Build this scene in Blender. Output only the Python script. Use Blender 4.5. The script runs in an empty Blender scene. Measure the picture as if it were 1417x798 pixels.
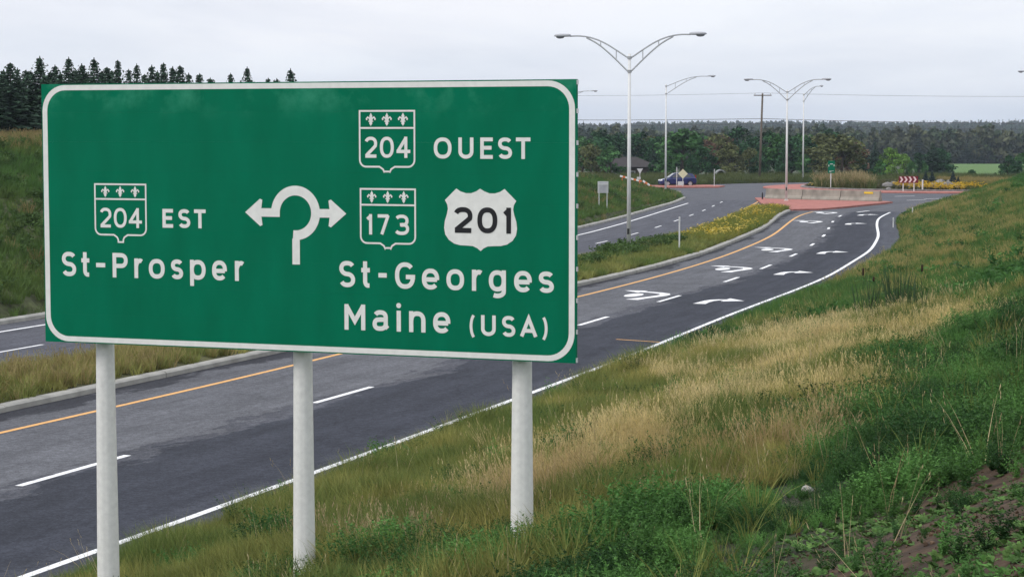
import bpy, bmesh, math, random
import numpy as np
from mathutils import Vector, Matrix
from mathutils.geometry import tessellate_polygon

random.seed(7); RNG = np.random.default_rng(7)
scene = bpy.context.scene
C = scene.collection

# ------------------------------------------------------------------ camera
F_PX, U0, V0, V_HOR, EYE = 2857.0, 708.5, 399.0, 184.0, 5.7      # photo pixels, metres
PITCH = math.atan((V0 - V_HOR) / F_PX)
cam_d = bpy.data.cameras.new('camera'); cam = bpy.data.objects.new('camera', cam_d); C.objects.link(cam)
cam.location = (0, 0, EYE); cam.rotation_euler = (math.pi / 2 - PITCH, 0, 0)
cam_d.sensor_width = 36; cam_d.lens = F_PX / 1417 * 36; cam_d.clip_end = 9000; cam_d.clip_start = .5
scene.camera = cam

# ------------------------------------------------------------------ sky and sun (overcast)
SUN_EL, SUN_AZ = math.radians(45), math.radians(-112)     # azimuth from +y towards +x
world = bpy.data.worlds.new('World'); scene.world = world; world.use_nodes = True
nt = world.node_tree; nt.nodes.clear()
N = nt.nodes.new; LK = nt.links.new
out = N('ShaderNodeOutputWorld'); bg = N('ShaderNodeBackground'); bg.inputs['Strength'].default_value = .1
sky = N('ShaderNodeTexSky'); sky.sky_type = 'NISHITA'; sky.sun_disc = False
sky.sun_elevation = SUN_EL; sky.sun_rotation = SUN_AZ
tc = N('ShaderNodeTexCoord'); mp = N('ShaderNodeMapping'); mp.inputs['Scale'].default_value = (1.6, 1.6, 9.0)
LK(tc.outputs['Generated'], mp.inputs['Vector'])
n1 = N('ShaderNodeTexNoise'); n1.inputs['Scale'].default_value = 2.6; n1.inputs['Detail'].default_value = 6; n1.inputs['Roughness'].default_value = .55
n1.inputs['Distortion'].default_value = .4
LK(mp.outputs[0], n1.inputs['Vector'])
n2 = N('ShaderNodeTexNoise'); n2.inputs['Scale'].default_value = 1.1; n2.inputs['Detail'].default_value = 3
LK(mp.outputs[0], n2.inputs['Vector'])
r1 = N('ShaderNodeValToRGB'); r1.color_ramp.elements[0].position = .32; r1.color_ramp.elements[1].position = .60
r1.color_ramp.elements[0].color = (7.9, 8.4, 9.35, 1); r1.color_ramp.elements[1].color = (9.6, 9.95, 10.6, 1)
LK(n1.outputs['Fac'], r1.inputs[0])
r2 = N('ShaderNodeValToRGB'); r2.color_ramp.elements[0].position = .45; r2.color_ramp.elements[1].position = .7
r2.color_ramp.elements[0].color = (1, 1, 1, 1); r2.color_ramp.elements[1].color = (1.05, 1.0, .985, 1)
LK(n2.outputs['Fac'], r2.inputs[0])
mm = N('ShaderNodeMixRGB'); mm.blend_type = 'MULTIPLY'; mm.inputs[0].default_value = 1
LK(r1.outputs[0], mm.inputs[1]); LK(r2.outputs[0], mm.inputs[2])
mx = N('ShaderNodeMixRGB'); mx.inputs[0].default_value = .93                       # thin gaps of blue behind the cloud deck
LK(sky.outputs[0], mx.inputs[1]); LK(mm.outputs[0], mx.inputs[2])
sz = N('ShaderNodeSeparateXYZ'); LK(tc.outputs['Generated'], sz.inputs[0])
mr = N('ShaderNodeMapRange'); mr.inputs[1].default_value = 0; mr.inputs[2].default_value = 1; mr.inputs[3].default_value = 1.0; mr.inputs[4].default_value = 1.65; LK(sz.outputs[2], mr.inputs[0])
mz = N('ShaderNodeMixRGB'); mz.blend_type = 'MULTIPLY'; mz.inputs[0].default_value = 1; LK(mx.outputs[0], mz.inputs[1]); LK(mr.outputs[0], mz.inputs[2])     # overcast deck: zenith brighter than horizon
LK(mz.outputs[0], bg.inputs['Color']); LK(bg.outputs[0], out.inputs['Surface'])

sun_d = bpy.data.lights.new('sun', 'SUN'); sun_d.energy = 1.5; sun_d.angle = math.radians(20); sun_d.color = (1, .96, .9)
sun = bpy.data.objects.new('sun', sun_d); C.objects.link(sun)
sd = Vector((math.sin(SUN_AZ) * math.cos(SUN_EL), math.cos(SUN_AZ) * math.cos(SUN_EL), math.sin(SUN_EL)))
sun.rotation_euler = sd.to_track_quat('Z', 'Y').to_euler(); sun.location = (0, 0, 50)

scene.view_settings.view_transform = 'Standard'; scene.view_settings.look = 'None'
scene.view_settings.exposure = 0; scene.view_settings.gamma = 1
scene.cycles.volume_bounces = 0; scene.cycles.max_bounces = 4; scene.cycles.diffuse_bounces = 3; scene.cycles.transparent_max_bounces = 8

# ------------------------------------------------------------------ helpers: pixels
CP, SP = math.cos(PITCH), math.sin(PITCH)
def ray(u, v):
    a, b = (u - U0) / F_PX, (V0 - v) / F_PX
    return Vector((a, CP + b * SP, -SP + b * CP))
def at(u, v, y):
    d = ray(u, v); t = y / d.y
    return Vector((d.x * t, y, EYE + d.z * t))
def flat(u, v, z=0.0):
    d = ray(u, v); t = (z - EYE) / d.z
    return Vector((d.x * t, d.y * t, z))

# ------------------------------------------------------------------ helpers: materials
def mat(name, col, rough=.8, var=.15, scale=6.0, bump=0.0, bscale=40.0, metal=0.0, spec=.3, trans=0.0, attr=None, detail=4.0, col2=None):
    m = bpy.data.materials.new(name); m.use_nodes = True
    t = m.node_tree; b = t.nodes['Principled BSDF']; n = t.nodes.new; k = t.links.new
    b.inputs['Roughness'].default_value = rough; b.inputs['Metallic'].default_value = metal
    b.inputs['Specular IOR Level'].default_value = spec
    co = n('ShaderNodeTexCoord')
    nz = n('ShaderNodeTexNoise'); nz.inputs['Scale'].default_value = scale; nz.inputs['Detail'].default_value = detail
    k(co.outputs['Object'], nz.inputs['Vector'])
    rp = n('ShaderNodeValToRGB'); rp.color_ramp.elements[0].position = .3; rp.color_ramp.elements[1].position = .7
    if col2 is None:
        lo = tuple(c * (1 - var) for c in col); hi = tuple(min(1, c * (1 + var)) for c in col)
    else: lo, hi = col, col2
    rp.color_ramp.elements[0].color = (*lo, 1); rp.color_ramp.elements[1].color = (*hi, 1)
    k(nz.outputs['Fac'], rp.inputs[0])
    src = rp.outputs[0]
    if attr:                                         # 'INSTANCER:col' or 'GEOMETRY:col'
        ty, nm = attr.split(':')
        an = n('ShaderNodeAttribute'); an.attribute_type = ty; an.attribute_name = nm
        ml = n('ShaderNodeMixRGB'); ml.blend_type = 'MULTIPLY'; ml.inputs[0].default_value = 1
        k(src, ml.inputs[1]); k(an.outputs['Color'], ml.inputs[2]); src = ml.outputs[0]
    k(src, b.inputs['Base Color'])
    if bump:
        bn = n('ShaderNodeTexNoise'); bn.inputs['Scale'].default_value = bscale; bn.inputs['Detail'].default_value = 5
        k(co.outputs['Object'], bn.inputs['Vector'])
        bp_ = n('ShaderNodeBump'); bp_.inputs['Strength'].default_value = bump; bp_.inputs['Distance'].default_value = .02
        k(bn.outputs['Fac'], bp_.inputs['Height']); k(bp_.outputs[0], b.inputs['Normal'])
    if trans:
        o = t.nodes['Material Output']; tr = n('ShaderNodeBsdfTranslucent'); k(src, tr.inputs['Color'])
        ms = n('ShaderNodeMixShader'); ms.inputs[0].default_value = trans
        k(b.outputs[0], ms.inputs[1]); k(tr.outputs[0], ms.inputs[2]); k(ms.outputs[0], o.inputs['Surface'])
    return m

M = {}
M['sign_white'] = mat('reflective_white', (.74, .74, .70), .6, .05, 14, spec=.1)
M['sign_black'] = mat('black_lettering', (.012, .012, .014), .5, .1, 10)
M['galv'] = mat('galvanised_post', (.72, .715, .68), .5, .07, 16, .15, 60, metal=.0)
M['bolt'] = mat('bolt_metal', (.6, .6, .6), .4, .1, 20, metal=.4)
M['white_pole'] = mat('white_painted_pole', (.66, .66, .65), .45, .06, 3)
M['arm'] = mat('aluminium_arm', (.42, .43, .44), .45, .1, 5, metal=.5)
M['lamp_body'] = mat('lamp_housing', (.36, .37, .39), .5, .1, 8)
M['lamp_glass'] = mat('lamp_lens', (.20, .21, .23), .15, .1, 8)
M['black'] = mat('black_rubber', (.02, .02, .02), .6, .2, 10)
M['concrete'] = mat('kerb_concrete', (.33, .32, .29), .85, .2, 2.2, .3, 30)
M['barrier_con'] = mat('barrier_concrete', (.28, .26, .22), .9, .28, 1.3, .3, 12)
M['paint_white'] = mat('road_paint_white', (.70, .70, .70), .7, .10, 5)
M['paint_yellow'] = mat('road_paint_yellow', (.58, .31, .10), .7, .14, 3)
for k_, lo_ in (('paint_white', (.30, .30, .31)), ('paint_yellow', (.22, .16, .10))):
    rp_ = M[k_].node_tree.nodes['Color Ramp'].color_ramp; rp_.elements[0].position = .33; rp_.elements[1].position = .46; rp_.elements[0].color = (*lo_, 1)
    nz_ = M[k_].node_tree.nodes['Noise Texture']; nz_.inputs['Scale'].default_value = 4.5; nz_.inputs['Detail'].default_value = 9; nz_.inputs['Roughness'].default_value = .75
M['yellow'] = mat('yellow_plate', (.78, .55, .04), .5, .06, 4)
M['brick'] = mat('red_pavers', (.345, .145, .122), .9, .22, 2.2, .3, 25, detail=9, spec=.1)
M['wood'] = mat('weathered_wood', (.13, .105, .085), .9, .25, 4, .3, 20)
M['wire'] = mat('cable', (.10, .10, .11), .6, .1, 4)
M['red'] = mat('sign_red', (.16, .012, .02), .45, .1, 6)
M['pink'] = mat('sign_pink_white', (.75, .60, .60), .45, .06, 6)
M['orange'] = mat('barrier_orange', (.62, .17, .05), .5, .1, 6)
M['cream'] = mat('faded_yellow_sign', (.70, .64, .42), .5, .06, 6)
M['greysign'] = mat('sign_back_aluminium', (.55, .56, .55), .5, .06, 6)
M['rock'] = mat('field_stone', (.20, .19, .18), .9, .35, 2.0, .5, 8)
M['rubble'] = mat('dark_gravel', (.10, .10, .11), .9, .5, 9, .5, 30)
M['bark'] = mat('bark', (.075, .06, .048), .95, .3, 6, .5, 18)
M['roof'] = mat('grey_shingle_roof', (.036, .030, .029), .9, .2, 3, .2, 15)
M['housewall'] = mat('brown_siding', (.085, .065, .055), .85, .15, 3)
M['shelter'] = mat('grey_shelter_sheet', (.26, .27, .27), .6, .12, 2)
M['dark'] = mat('dark_opening', (.02, .02, .022), .8, .2, 3)
M['winglass'] = mat('window_glass', (.05, .06, .07), .08, .2, 1, spec=.6)
M['carblue'] = mat('blue_car_paint', (.010, .018, .10), .22, .06, 2, spec=.6)
M['tyre'] = mat('tyre_rubber', (.02, .02, .02), .8, .2, 9)
M['rim'] = mat('alloy_rim', (.5, .5, .52), .35, .1, 5, metal=.7)
M['headlamp'] = mat('headlamp_lens', (.8, .8, .82), .1, .04, 5, spec=.6)
M['taillamp'] = mat('tail_lamp', (.3, .01, .01), .2, .1, 5)
M['cattail'] = mat('cattail_head', (.035, .018, .010), .95, .2, 40, .5, 200)
# vegetation (colour of each plant comes with the plant, a little lighter or darker from one to the next)
M['blade'] = mat('grass_blade', (1, 1, 1), .6, .0, 3, attr='INSTANCER:col', trans=.25, spec=.08)
M['leafw'] = mat('weed_leaf', (1, 1, 1), .6, .0, 3, attr='INSTANCER:col', trans=.25, spec=.08)
M['petal'] = mat('yellow_petal', (.62, .42, .02), .6, .15, 8, trans=.2)
M['needle'] = mat('spruce_needles', (.030, .056, .034), .7, .35, .9, trans=.06, attr='GEOMETRY:tone', spec=.05)
M['needle_blue'] = mat('blue_spruce_needles', (.035, .055, .052), .7, .25, .9, trans=.06, attr='GEOMETRY:tone', spec=.05)
M['leaf_dark'] = mat('dark_leaves', (.032, .078, .034), .65, .3, .6, trans=.15, attr='GEOMETRY:tone', spec=.05)
M['leaf_green'] = mat('green_leaves', (.058, .135, .044), .65, .3, .6, trans=.15, attr='GEOMETRY:tone', spec=.05)
M['leaf_olive'] = mat('olive_leaves', (.115, .128, .052), .65, .25, .6, trans=.15, attr='GEOMETRY:tone', spec=.05)
M['leaf_bright'] = mat('bright_leaves', (.13, .23, .05), .65, .2, .6, trans=.2, attr='GEOMETRY:tone', spec=.05)
M['leaf_red'] = mat('reddish_leaves', (.14, .088, .06), .65, .25, .6, trans=.15, attr='GEOMETRY:tone', spec=.05)
M['far_leaf'] = mat('far_forest_leaves', (1, 1, 1), .7, .25, .5, attr='INSTANCER:col', spec=.2)

# sign green: faded smears along the top edge, faint streaks
def sign_green():
    m = bpy.data.materials.new('sign_green_sheeting'); m.use_nodes = True
    t = m.node_tree; b = t.nodes['Principled BSDF']; n = t.nodes.new; k = t.links.new
    b.inputs['Roughness'].default_value = .6; b.inputs['Specular IOR Level'].default_value = .06
    co = n('ShaderNodeTexCoord'); mp_ = n('ShaderNodeMapping'); mp_.inputs['Scale'].default_value = (1.1, 1.1, .35)
    k(co.outputs['Object'], mp_.inputs[0])
    nz = n('ShaderNodeTexNoise'); nz.inputs['Scale'].default_value = 3.2; nz.inputs['Detail'].default_value = 5; k(mp_.outputs[0], nz.inputs['Vector'])
    rp = n('ShaderNodeValToRGB'); rp.color_ramp.elements[0].position = .3; rp.color_ramp.elements[1].position = .75
    rp.color_ramp.elements[0].color = (.0, .134, .066, 1); rp.color_ramp.elements[1].color = (.0, .162, .083, 1)
    k(nz.outputs['Fac'], rp.inputs[0])
    nb = n('ShaderNodeTexNoise'); nb.inputs['Scale'].default_value = 2.6; nb.inputs['Detail'].default_value = 7; nb.inputs['Roughness'].default_value = .65
    k(co.outputs['Object'], nb.inputs['Vector'])
    rb = n('ShaderNodeValToRGB'); rb.color_ramp.elements[0].position = .48; rb.color_ramp.elements[1].position = .72
    rb.color_ramp.elements[0].color = (0, 0, 0, 1); rb.color_ramp.elements[1].color = (1, 1, 1, 1); k(nb.outputs['Fac'], rb.inputs[0])
    sx = n('ShaderNodeSeparateXYZ'); k(co.outputs['Object'], sx.inputs[0])
    ma = n('ShaderNodeMapRange'); ma.inputs[1].default_value = SIGN_TOP - SIGN_Z0 - .42; ma.inputs[2].default_value = SIGN_TOP - SIGN_Z0 - .16
    k(sx.outputs[2], ma.inputs[0])
    mu = n('ShaderNodeMath'); mu.operation = 'MULTIPLY'; k(rb.outputs[0], mu.inputs[0]); k(ma.outputs[0], mu.inputs[1])
    ms = n('ShaderNodeMath'); ms.operation = 'MULTIPLY'; ms.inputs[1].default_value = .6; k(mu.outputs[0], ms.inputs[0])
    mx_ = n('ShaderNodeMixRGB'); mx_.inputs[2].default_value = (.05, .30, .18, 1)
    k(ms.outputs[0], mx_.inputs[0]); k(rp.outputs[0], mx_.inputs[1]); k(mx_.outputs[0], b.inputs['Base Color'])
    return m

# asphalt: UV x = position across the carriageway (0 yellow line, 1 white line), UV y = metres along
def asphalt(name, stops, base_scale=1.0):
    m = bpy.data.materials.new(name); m.use_nodes = True
    t = m.node_tree; b = t.nodes['Principled BSDF']; n = t.nodes.new; k = t.links.new
    b.inputs['Roughness'].default_value = .9; b.inputs['Specular IOR Level'].default_value = .08
    co = n('ShaderNodeTexCoord'); uv = n('ShaderNodeUVMap'); uv.uv_map = 'road'
    sx = n('ShaderNodeSeparateXYZ'); k(uv.outputs[0], sx.inputs[0])
    mp_ = n('ShaderNodeMapping'); mp_.inputs['Scale'].default_value = (3.0, .16, 1); k(uv.outputs[0], mp_.inputs[0])
    nz = n('ShaderNodeTexNoise'); nz.inputs['Scale'].default_value = 1.7; nz.inputs['Detail'].default_value = 12; nz.inputs['Roughness'].default_value = .74
    k(mp_.outputs[0], nz.inputs['Vector'])
    a1 = n('ShaderNodeMath'); a1.operation = 'MULTIPLY_ADD'; a1.inputs[1].default_value = .55; k(nz.outputs['Fac'], a1.inputs[0]); k(sx.outputs[0], a1.inputs[2])
    a2 = n('ShaderNodeMath'); a2.operation = 'MULTIPLY_ADD'; a2.inputs[1].default_value = .5; a2.inputs[2].default_value = .1125; k(a1.outputs[0], a2.inputs[0])   # (x+noise) -> ramp
    rp = n('ShaderNodeValToRGB')
    while len(rp.color_ramp.elements) < len(stops): rp.color_ramp.elements.new(.5)
    for e, (p, c) in zip(rp.color_ramp.elements, stops):
        e.position = p; e.color = (c[0], c[1], c[2], 1)
    k(a2.outputs[0], rp.inputs[0])
    gn = n('ShaderNodeTexNoise'); gn.inputs['Scale'].default_value = 26; gn.inputs['Detail'].default_value = 8; gn.inputs['Roughness'].default_value = .75
    k(co.outputs['Object'], gn.inputs['Vector'])
    g2 = n('ShaderNodeTexNoise'); g2.inputs['Scale'].default_value = .8; g2.inputs['Detail'].default_value = 6; k(co.outputs['Object'], g2.inputs['Vector'])
    gm = n('ShaderNodeMapRange'); gm.inputs[1].default_value = .3; gm.inputs[2].default_value = .7; gm.inputs[3].default_value = .55; gm.inputs[4].default_value = 1.5; k(gn.outputs['Fac'], gm.inputs[0])
    gm2 = n('ShaderNodeMapRange'); gm2.inputs[1].default_value = .3; gm2.inputs[2].default_value = .7; gm2.inputs[3].default_value = .88; gm2.inputs[4].default_value = 1.12; k(g2.outputs['Fac'], gm2.inputs[0])
    mu = n('ShaderNodeMath'); mu.operation = 'MULTIPLY'; k(gm.outputs[0], mu.inputs[0]); k(gm2.outputs[0], mu.inputs[1])
    ml = n('ShaderNodeMixRGB'); ml.blend_type = 'MULTIPLY'; ml.inputs[0].default_value = 1
    k(rp.outputs[0], ml.inputs[1]); k(mu.outputs[0], ml.inputs[2]); k(ml.outputs[0], b.inputs['Base Color'])
    vo = n('ShaderNodeTexVoronoi'); vo.feature = 'DISTANCE_TO_EDGE'; vo.inputs['Scale'].default_value = .22
    wn = n('ShaderNodeTexNoise'); wn.inputs['Scale'].default_value = 1.3; wn.inputs['Detail'].default_value = 6; k(co.outputs['Object'], wn.inputs['Vector'])
    wm = n('ShaderNodeVectorMath'); wm.operation = 'MULTIPLY_ADD'; wm.inputs[1].default_value = (1.6, 1.6, 0); k(wn.outputs['Color'], wm.inputs[0]); k(co.outputs['Object'], wm.inputs[2]); k(wm.outputs[0], vo.inputs['Vector'])
    cr = n('ShaderNodeMapRange'); cr.inputs[1].default_value = .0; cr.inputs[2].default_value = .011; cr.inputs[3].default_value = .8; cr.inputs[4].default_value = 1; k(vo.outputs['Distance'], cr.inputs[0])
    ag = n('ShaderNodeTexNoise'); ag.inputs['Scale'].default_value = 7; ag.inputs['Detail'].default_value = 3; ag.inputs['Roughness'].default_value = .8; k(co.outputs['Object'], ag.inputs['Vector'])
    am = n('ShaderNodeMapRange'); am.inputs[1].default_value = .32; am.inputs[2].default_value = .68; am.inputs[3].default_value = .72; am.inputs[4].default_value = 1.28; k(ag.outputs['Fac'], am.inputs[0])
    ac = n('ShaderNodeMath'); ac.operation = 'MULTIPLY'; k(am.outputs[0], ac.inputs[0]); k(cr.outputs[0], ac.inputs[1])
    st2 = n('ShaderNodeMapping'); st2.inputs['Scale'].default_value = (9, .10, 1); k(uv.outputs[0], st2.inputs[0])
    sn = n('ShaderNodeTexNoise'); sn.inputs['Scale'].default_value = 1.5; sn.inputs['Detail'].default_value = 7; sn.inputs['Roughness'].default_value = .7; k(st2.outputs[0], sn.inputs['Vector'])
    sm_ = n('ShaderNodeMapRange'); sm_.inputs[1].default_value = .32; sm_.inputs[2].default_value = .68; sm_.inputs[3].default_value = .80; sm_.inputs[4].default_value = 1.22; k(sn.outputs['Fac'], sm_.inputs[0])
    m3 = n('ShaderNodeMath'); m3.operation = 'MULTIPLY'; k(ac.outputs[0], m3.inputs[0]); k(sm_.outputs[0], m3.inputs[1])
    m4 = n('ShaderNodeMixRGB'); m4.blend_type = 'MULTIPLY'; m4.inputs[0].default_value = 1; k(ml.outputs[0], m4.inputs[1]); k(m3.outputs[0], m4.inputs[2]); k(m4.outputs[0], b.inputs['Base Color'])
    bp_ = n('ShaderNodeBump'); bp_.inputs['Strength'].default_value = .35; bp_.inputs['Distance'].default_value = .01
    k(gn.outputs['Fac'], bp_.inputs['Height']); k(bp_.outputs[0], b.inputs['Normal'])
    return m

# ------------------------------------------------------------------ helpers: meshes
ORIG = {}
class MB:
    def __init__(s): s.v = []; s.f = []; s.t = []
    def add(s, vs, fs):
        o = len(s.v); s.v += [tuple(v) for v in vs]; s.f += [tuple(i + o for i in f) for f in fs]; return s
    def box(s, c, size, rz=0.0, M3=None):
        cx, cy, cz = c; a, b, h = size[0] / 2, size[1] / 2, size[2] / 2
        R = M3 or Matrix.Rotation(rz, 3, 'Z')
        P = [R @ Vector((x, y, z)) + Vector(c) for z in (-h, h) for x, y in ((-a, -b), (a, -b), (a, b), (-a, b))]
        return s.add(P, [(3, 2, 1, 0), (4, 5, 6, 7), (0, 1, 5, 4), (1, 2, 6, 5), (2, 3, 7, 6), (3, 0, 4, 7)])
    def tube(s, pts, rad, n=8, caps=True, twist=0.0):
        pts = [Vector(p) for p in pts]
        if not isinstance(rad, (list, tuple)): rad = [rad] * len(pts)
        rings = []; up = None
        for i, p in enumerate(pts):
            d = (pts[min(i + 1, len(pts) - 1)] - pts[max(i - 1, 0)]).normalized()
            if up is None: up = Vector((0, 1, 0)) if abs(d.y) < .9 else Vector((1, 0, 0))
            x = d.cross(up).normalized(); y = x.cross(d).normalized(); up = y
            rings.append([p + (x * math.cos(2 * math.pi * k / n + twist) + y * math.sin(2 * math.pi * k / n + twist)) * rad[i] for k in range(n)])
        vs = [q for r in rings for q in r]; fs = []
        for i in range(len(pts) - 1):
            for k in range(n):
                a, b = i * n + k, i * n + (k + 1) % n
                fs.append((a, b, b + n, a + n))
        if caps: fs += [tuple(range(n - 1, -1, -1)), tuple(range((len(pts) - 1) * n, len(pts) * n))]
        return s.add(vs, fs)
    def ball(s, c, r, nu=10, nv=6, jit=0.0):
        c = Vector(c); vs = []; fs = []
        if not isinstance(r, (list, tuple)): r = (r, r, r)
        for j in range(nv + 1):
            th = math.pi * j / nv
            for i in range(nu):
                ph = 2 * math.pi * i / nu; q = 1 + (random.uniform(-jit, jit) if 0 < j < nv else 0)
                vs.append(c + Vector((r[0] * q * math.sin(th) * math.cos(ph), r[1] * q * math.sin(th) * math.sin(ph), r[2] * q * math.cos(th))))
        for j in range(nv):
            for i in range(nu):
                a, b = j * nu + i, j * nu + (i + 1) % nu
                fs.append((a, a + nu, b + nu, b))
        return s.add(vs, fs)
    def prism(s, poly, z0, z1):
        n = len(poly)
        vs = [(p[0], p[1], z0) for p in poly] + [(p[0], p[1], z1) for p in poly]
        tris = tessellate_polygon([[Vector((p[0], p[1], 0)) for p in poly]])
        area = sum(poly[i][0] * poly[(i + 1) % n][1] - poly[(i + 1) % n][0] * poly[i][1] for i in range(n))
        fs = [tuple(i + n for i in t) for t in tris] + [tuple(reversed(t)) for t in tris]
        for i in range(n):
            j = (i + 1) % n; fs.append((i, j, j + n, i + n) if area > 0 else (j, i, i + n, j + n))
        return s.add(vs, fs)
    def build(s, name, m, parent=None, smooth=False, fix=False):
        me = bpy.data.meshes.new(name); o = ORIG.get(parent, Vector((0, 0, 0))) if parent else Vector((0, 0, 0))
        vs = np.array(s.v, dtype=np.float64).reshape(-1, 3) - np.array(o)
        me.from_pydata(vs.tolist(), [], s.f)
        if s.t:
            at_ = me.color_attributes.new('tone', 'FLOAT_COLOR', 'POINT')
            a = np.ones((len(s.v), 4), dtype=np.float32); a[:, :3] = np.array(s.t, dtype=np.float32).reshape(-1, 1) if np.ndim(s.t[0]) == 0 else np.array(s.t)
            at_.data.foreach_set('color', a.ravel())
        if fix:
            bm = bmesh.new(); bm.from_mesh(me); bmesh.ops.recalc_face_normals(bm, faces=bm.faces); bm.to_mesh(me); bm.free()
        if smooth: me.polygons.foreach_set('use_smooth', [True] * len(me.polygons))
        me.materials.append(M[m] if isinstance(m, str) else m)
        ob = bpy.data.objects.new(name, me); C.objects.link(ob)
        if parent: ob.parent = parent; ORIG[ob] = ORIG.get(parent, Vector((0, 0, 0)))
        else: ORIG[ob] = Vector((0, 0, 0))
        return ob
def tag(o, label=None, cat=None, group=None, kind=None):
    if label: o['label'] = label
    if cat: o['category'] = cat
    if group: o['group'] = group
    if kind: o['kind'] = kind
    return o
def empty(name, loc=(0, 0, 0), **k):
    o = bpy.data.objects.new(name, None); C.objects.link(o); o.location = loc; ORIG[o] = Vector(loc); o.empty_display_size = .3
    return tag(o, **k)
def copy_tree(o, parent=None):
    c = o.copy(); C.objects.link(c); c.parent = parent
    for ch in o.children: copy_tree(ch, c)
    return c
def smooth01(t): t = np.clip(t, 0, 1); return t * t * (3 - 2 * t)

# value noise for terrain and planting patterns
_G = RNG.random((256, 256))
def vnoise(x, y, s):
    x = np.asarray(x) / s + 100.3; y = np.asarray(y) / s + 57.7
    i, j = np.floor(x).astype(int), np.floor(y).astype(int); fx, fy = x - i, y - j
    fx, fy = fx * fx * (3 - 2 * fx), fy * fy * (3 - 2 * fy)
    g = lambda a, b: _G[a % 256, b % 256]
    return (g(i, j) * (1 - fx) + g(i + 1, j) * fx) * (1 - fy) + (g(i, j + 1) * (1 - fx) + g(i + 1, j + 1) * fx) * fy

# ------------------------------------------------------------------ road plan (x as a function of y, metres)
YS = np.arange(-40, 200, .5)
def curve(pts, win=21):
    p = np.array(pts); y = p[:, 1]; x = p[:, 0]
    xs = np.interp(YS, y, x)
    lo, hi = YS < y[0], YS > y[-1]
    xs[lo] = x[0] + (YS[lo] - y[0]) * .365
    s1 = (x[-1] - x[-2]) / (y[-1] - y[-2]); xs[hi] = x[-1] + (YS[hi] - y[-1]) * s1
    pad = win
    e = np.concatenate([xs[0] + (np.arange(-pad, 0)) * (xs[1] - xs[0]), xs, xs[-1] + (np.arange(1, pad + 1)) * (xs[-1] - xs[-2])])
    for _ in range(2): e = np.convolve(e, np.ones(win) / win, mode='same')
    r = e[pad:-pad]
    return lambda q: np.interp(q, YS, r)
WR = curve([(-6.3, 26.2), (-3.6, 33.6), (.6, 45.6), (2.8, 51.9), (6.8, 64.6), (10.5, 75.4), (12.7, 82.3), (15.2, 91.8), (17.4, 100), (20.3, 114.1), (22.7, 128.5), (24.6, 138.7), (26.8, 147)], 15)
YR = curve([(-9.8, 39.2), (-7.2, 45.2), (-4.5, 53.1), (3.7, 75.6), (6.8, 85), (10.1, 96.4), (13.3, 109.5), (14.6, 115.2), (17.2, 129.2), (18.7, 137.2), (20.6, 146.3), (23.5, 155)])
MR = curve([(-10.6, 41.5), (-6.1, 53.1), (2.1, 75.6), (5.3, 84.4), (9.0, 96.4), (14.9, 121.6), (19.0, 144.8), (20.4, 150.8)])
YL = curve([(-12.3, 48.8), (-9.9, 55), (7.4, 107.6), (9.8, 116.6), (13.4, 134), (16.6, 150), (20.6, 172.5)])
DL = curve([(-13.3, 53.6), (-12.2, 56.8), (4.2, 105.5), (7, 117), (9, 126), (11, 136), (14.3, 153), (16.9, 168.4), (17.9, 174)])
WL = curve([(-14.7, 58.9), (-13.9, 61.3), (3.5, 113.9), (7.5, 132.7), (13.3, 162.7)])
KL = curve([(-15.3, 60.9), (-14.6, 62.8), (3.6, 120.5), (8.0, 140.8), (13.4, 168.4), (15.4, 181.5)])
ML = lambda y: YL(y) + .55
ER = lambda y: WR(y) + .55 + .65 * smooth01((np.asarray(y) - 70) / 50)
def perp(f, y):                                # unit right-hand normal of a curve x(y)
    s = (f(y + 1) - f(y - 1)) / 2; n = math.hypot(1, s); return np.array((1 / n, -s / n))

ys_e = np.arange(-40, 147, 3.0)
EDGE_R = np.array([(ER(y), y) for y in ys_e] + [(29.3, 151), (33, 161), (38.5, 172), (47, 181), (62, 186), (140, 190)])
ys_k = np.arange(-40, 180, 3.0)
EDGE_L = np.array([(KL(y), y) for y in ys_k] + [(15.3, 182), (15.4, 188), (13, 196), (4, 203), (-20, 208), (-160, 214)])
def sdist(x, y, poly):
    x = np.asarray(x, float); y = np.asarray(y, float)
    best = np.full(x.shape, 1e9); sg = np.ones(x.shape)
    for (ax, ay), (bx, by) in zip(poly[:-1], poly[1:]):
        dx, dy = bx - ax, by - ay; L2 = dx * dx + dy * dy
        t = np.clip(((x - ax) * dx + (y - ay) * dy) / L2, 0, 1)
        ex, ey = x - ax - t * dx, y - ay - t * dy
        d = ex * ex + ey * ey; c = dx * (y - ay) - dy * (x - ax)
        m = d < best - 1e-9; best = np.where(m, d, best); sg = np.where(m, np.where(c > 0, -1.0, 1.0), sg)
    return np.sqrt(best) * sg

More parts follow.
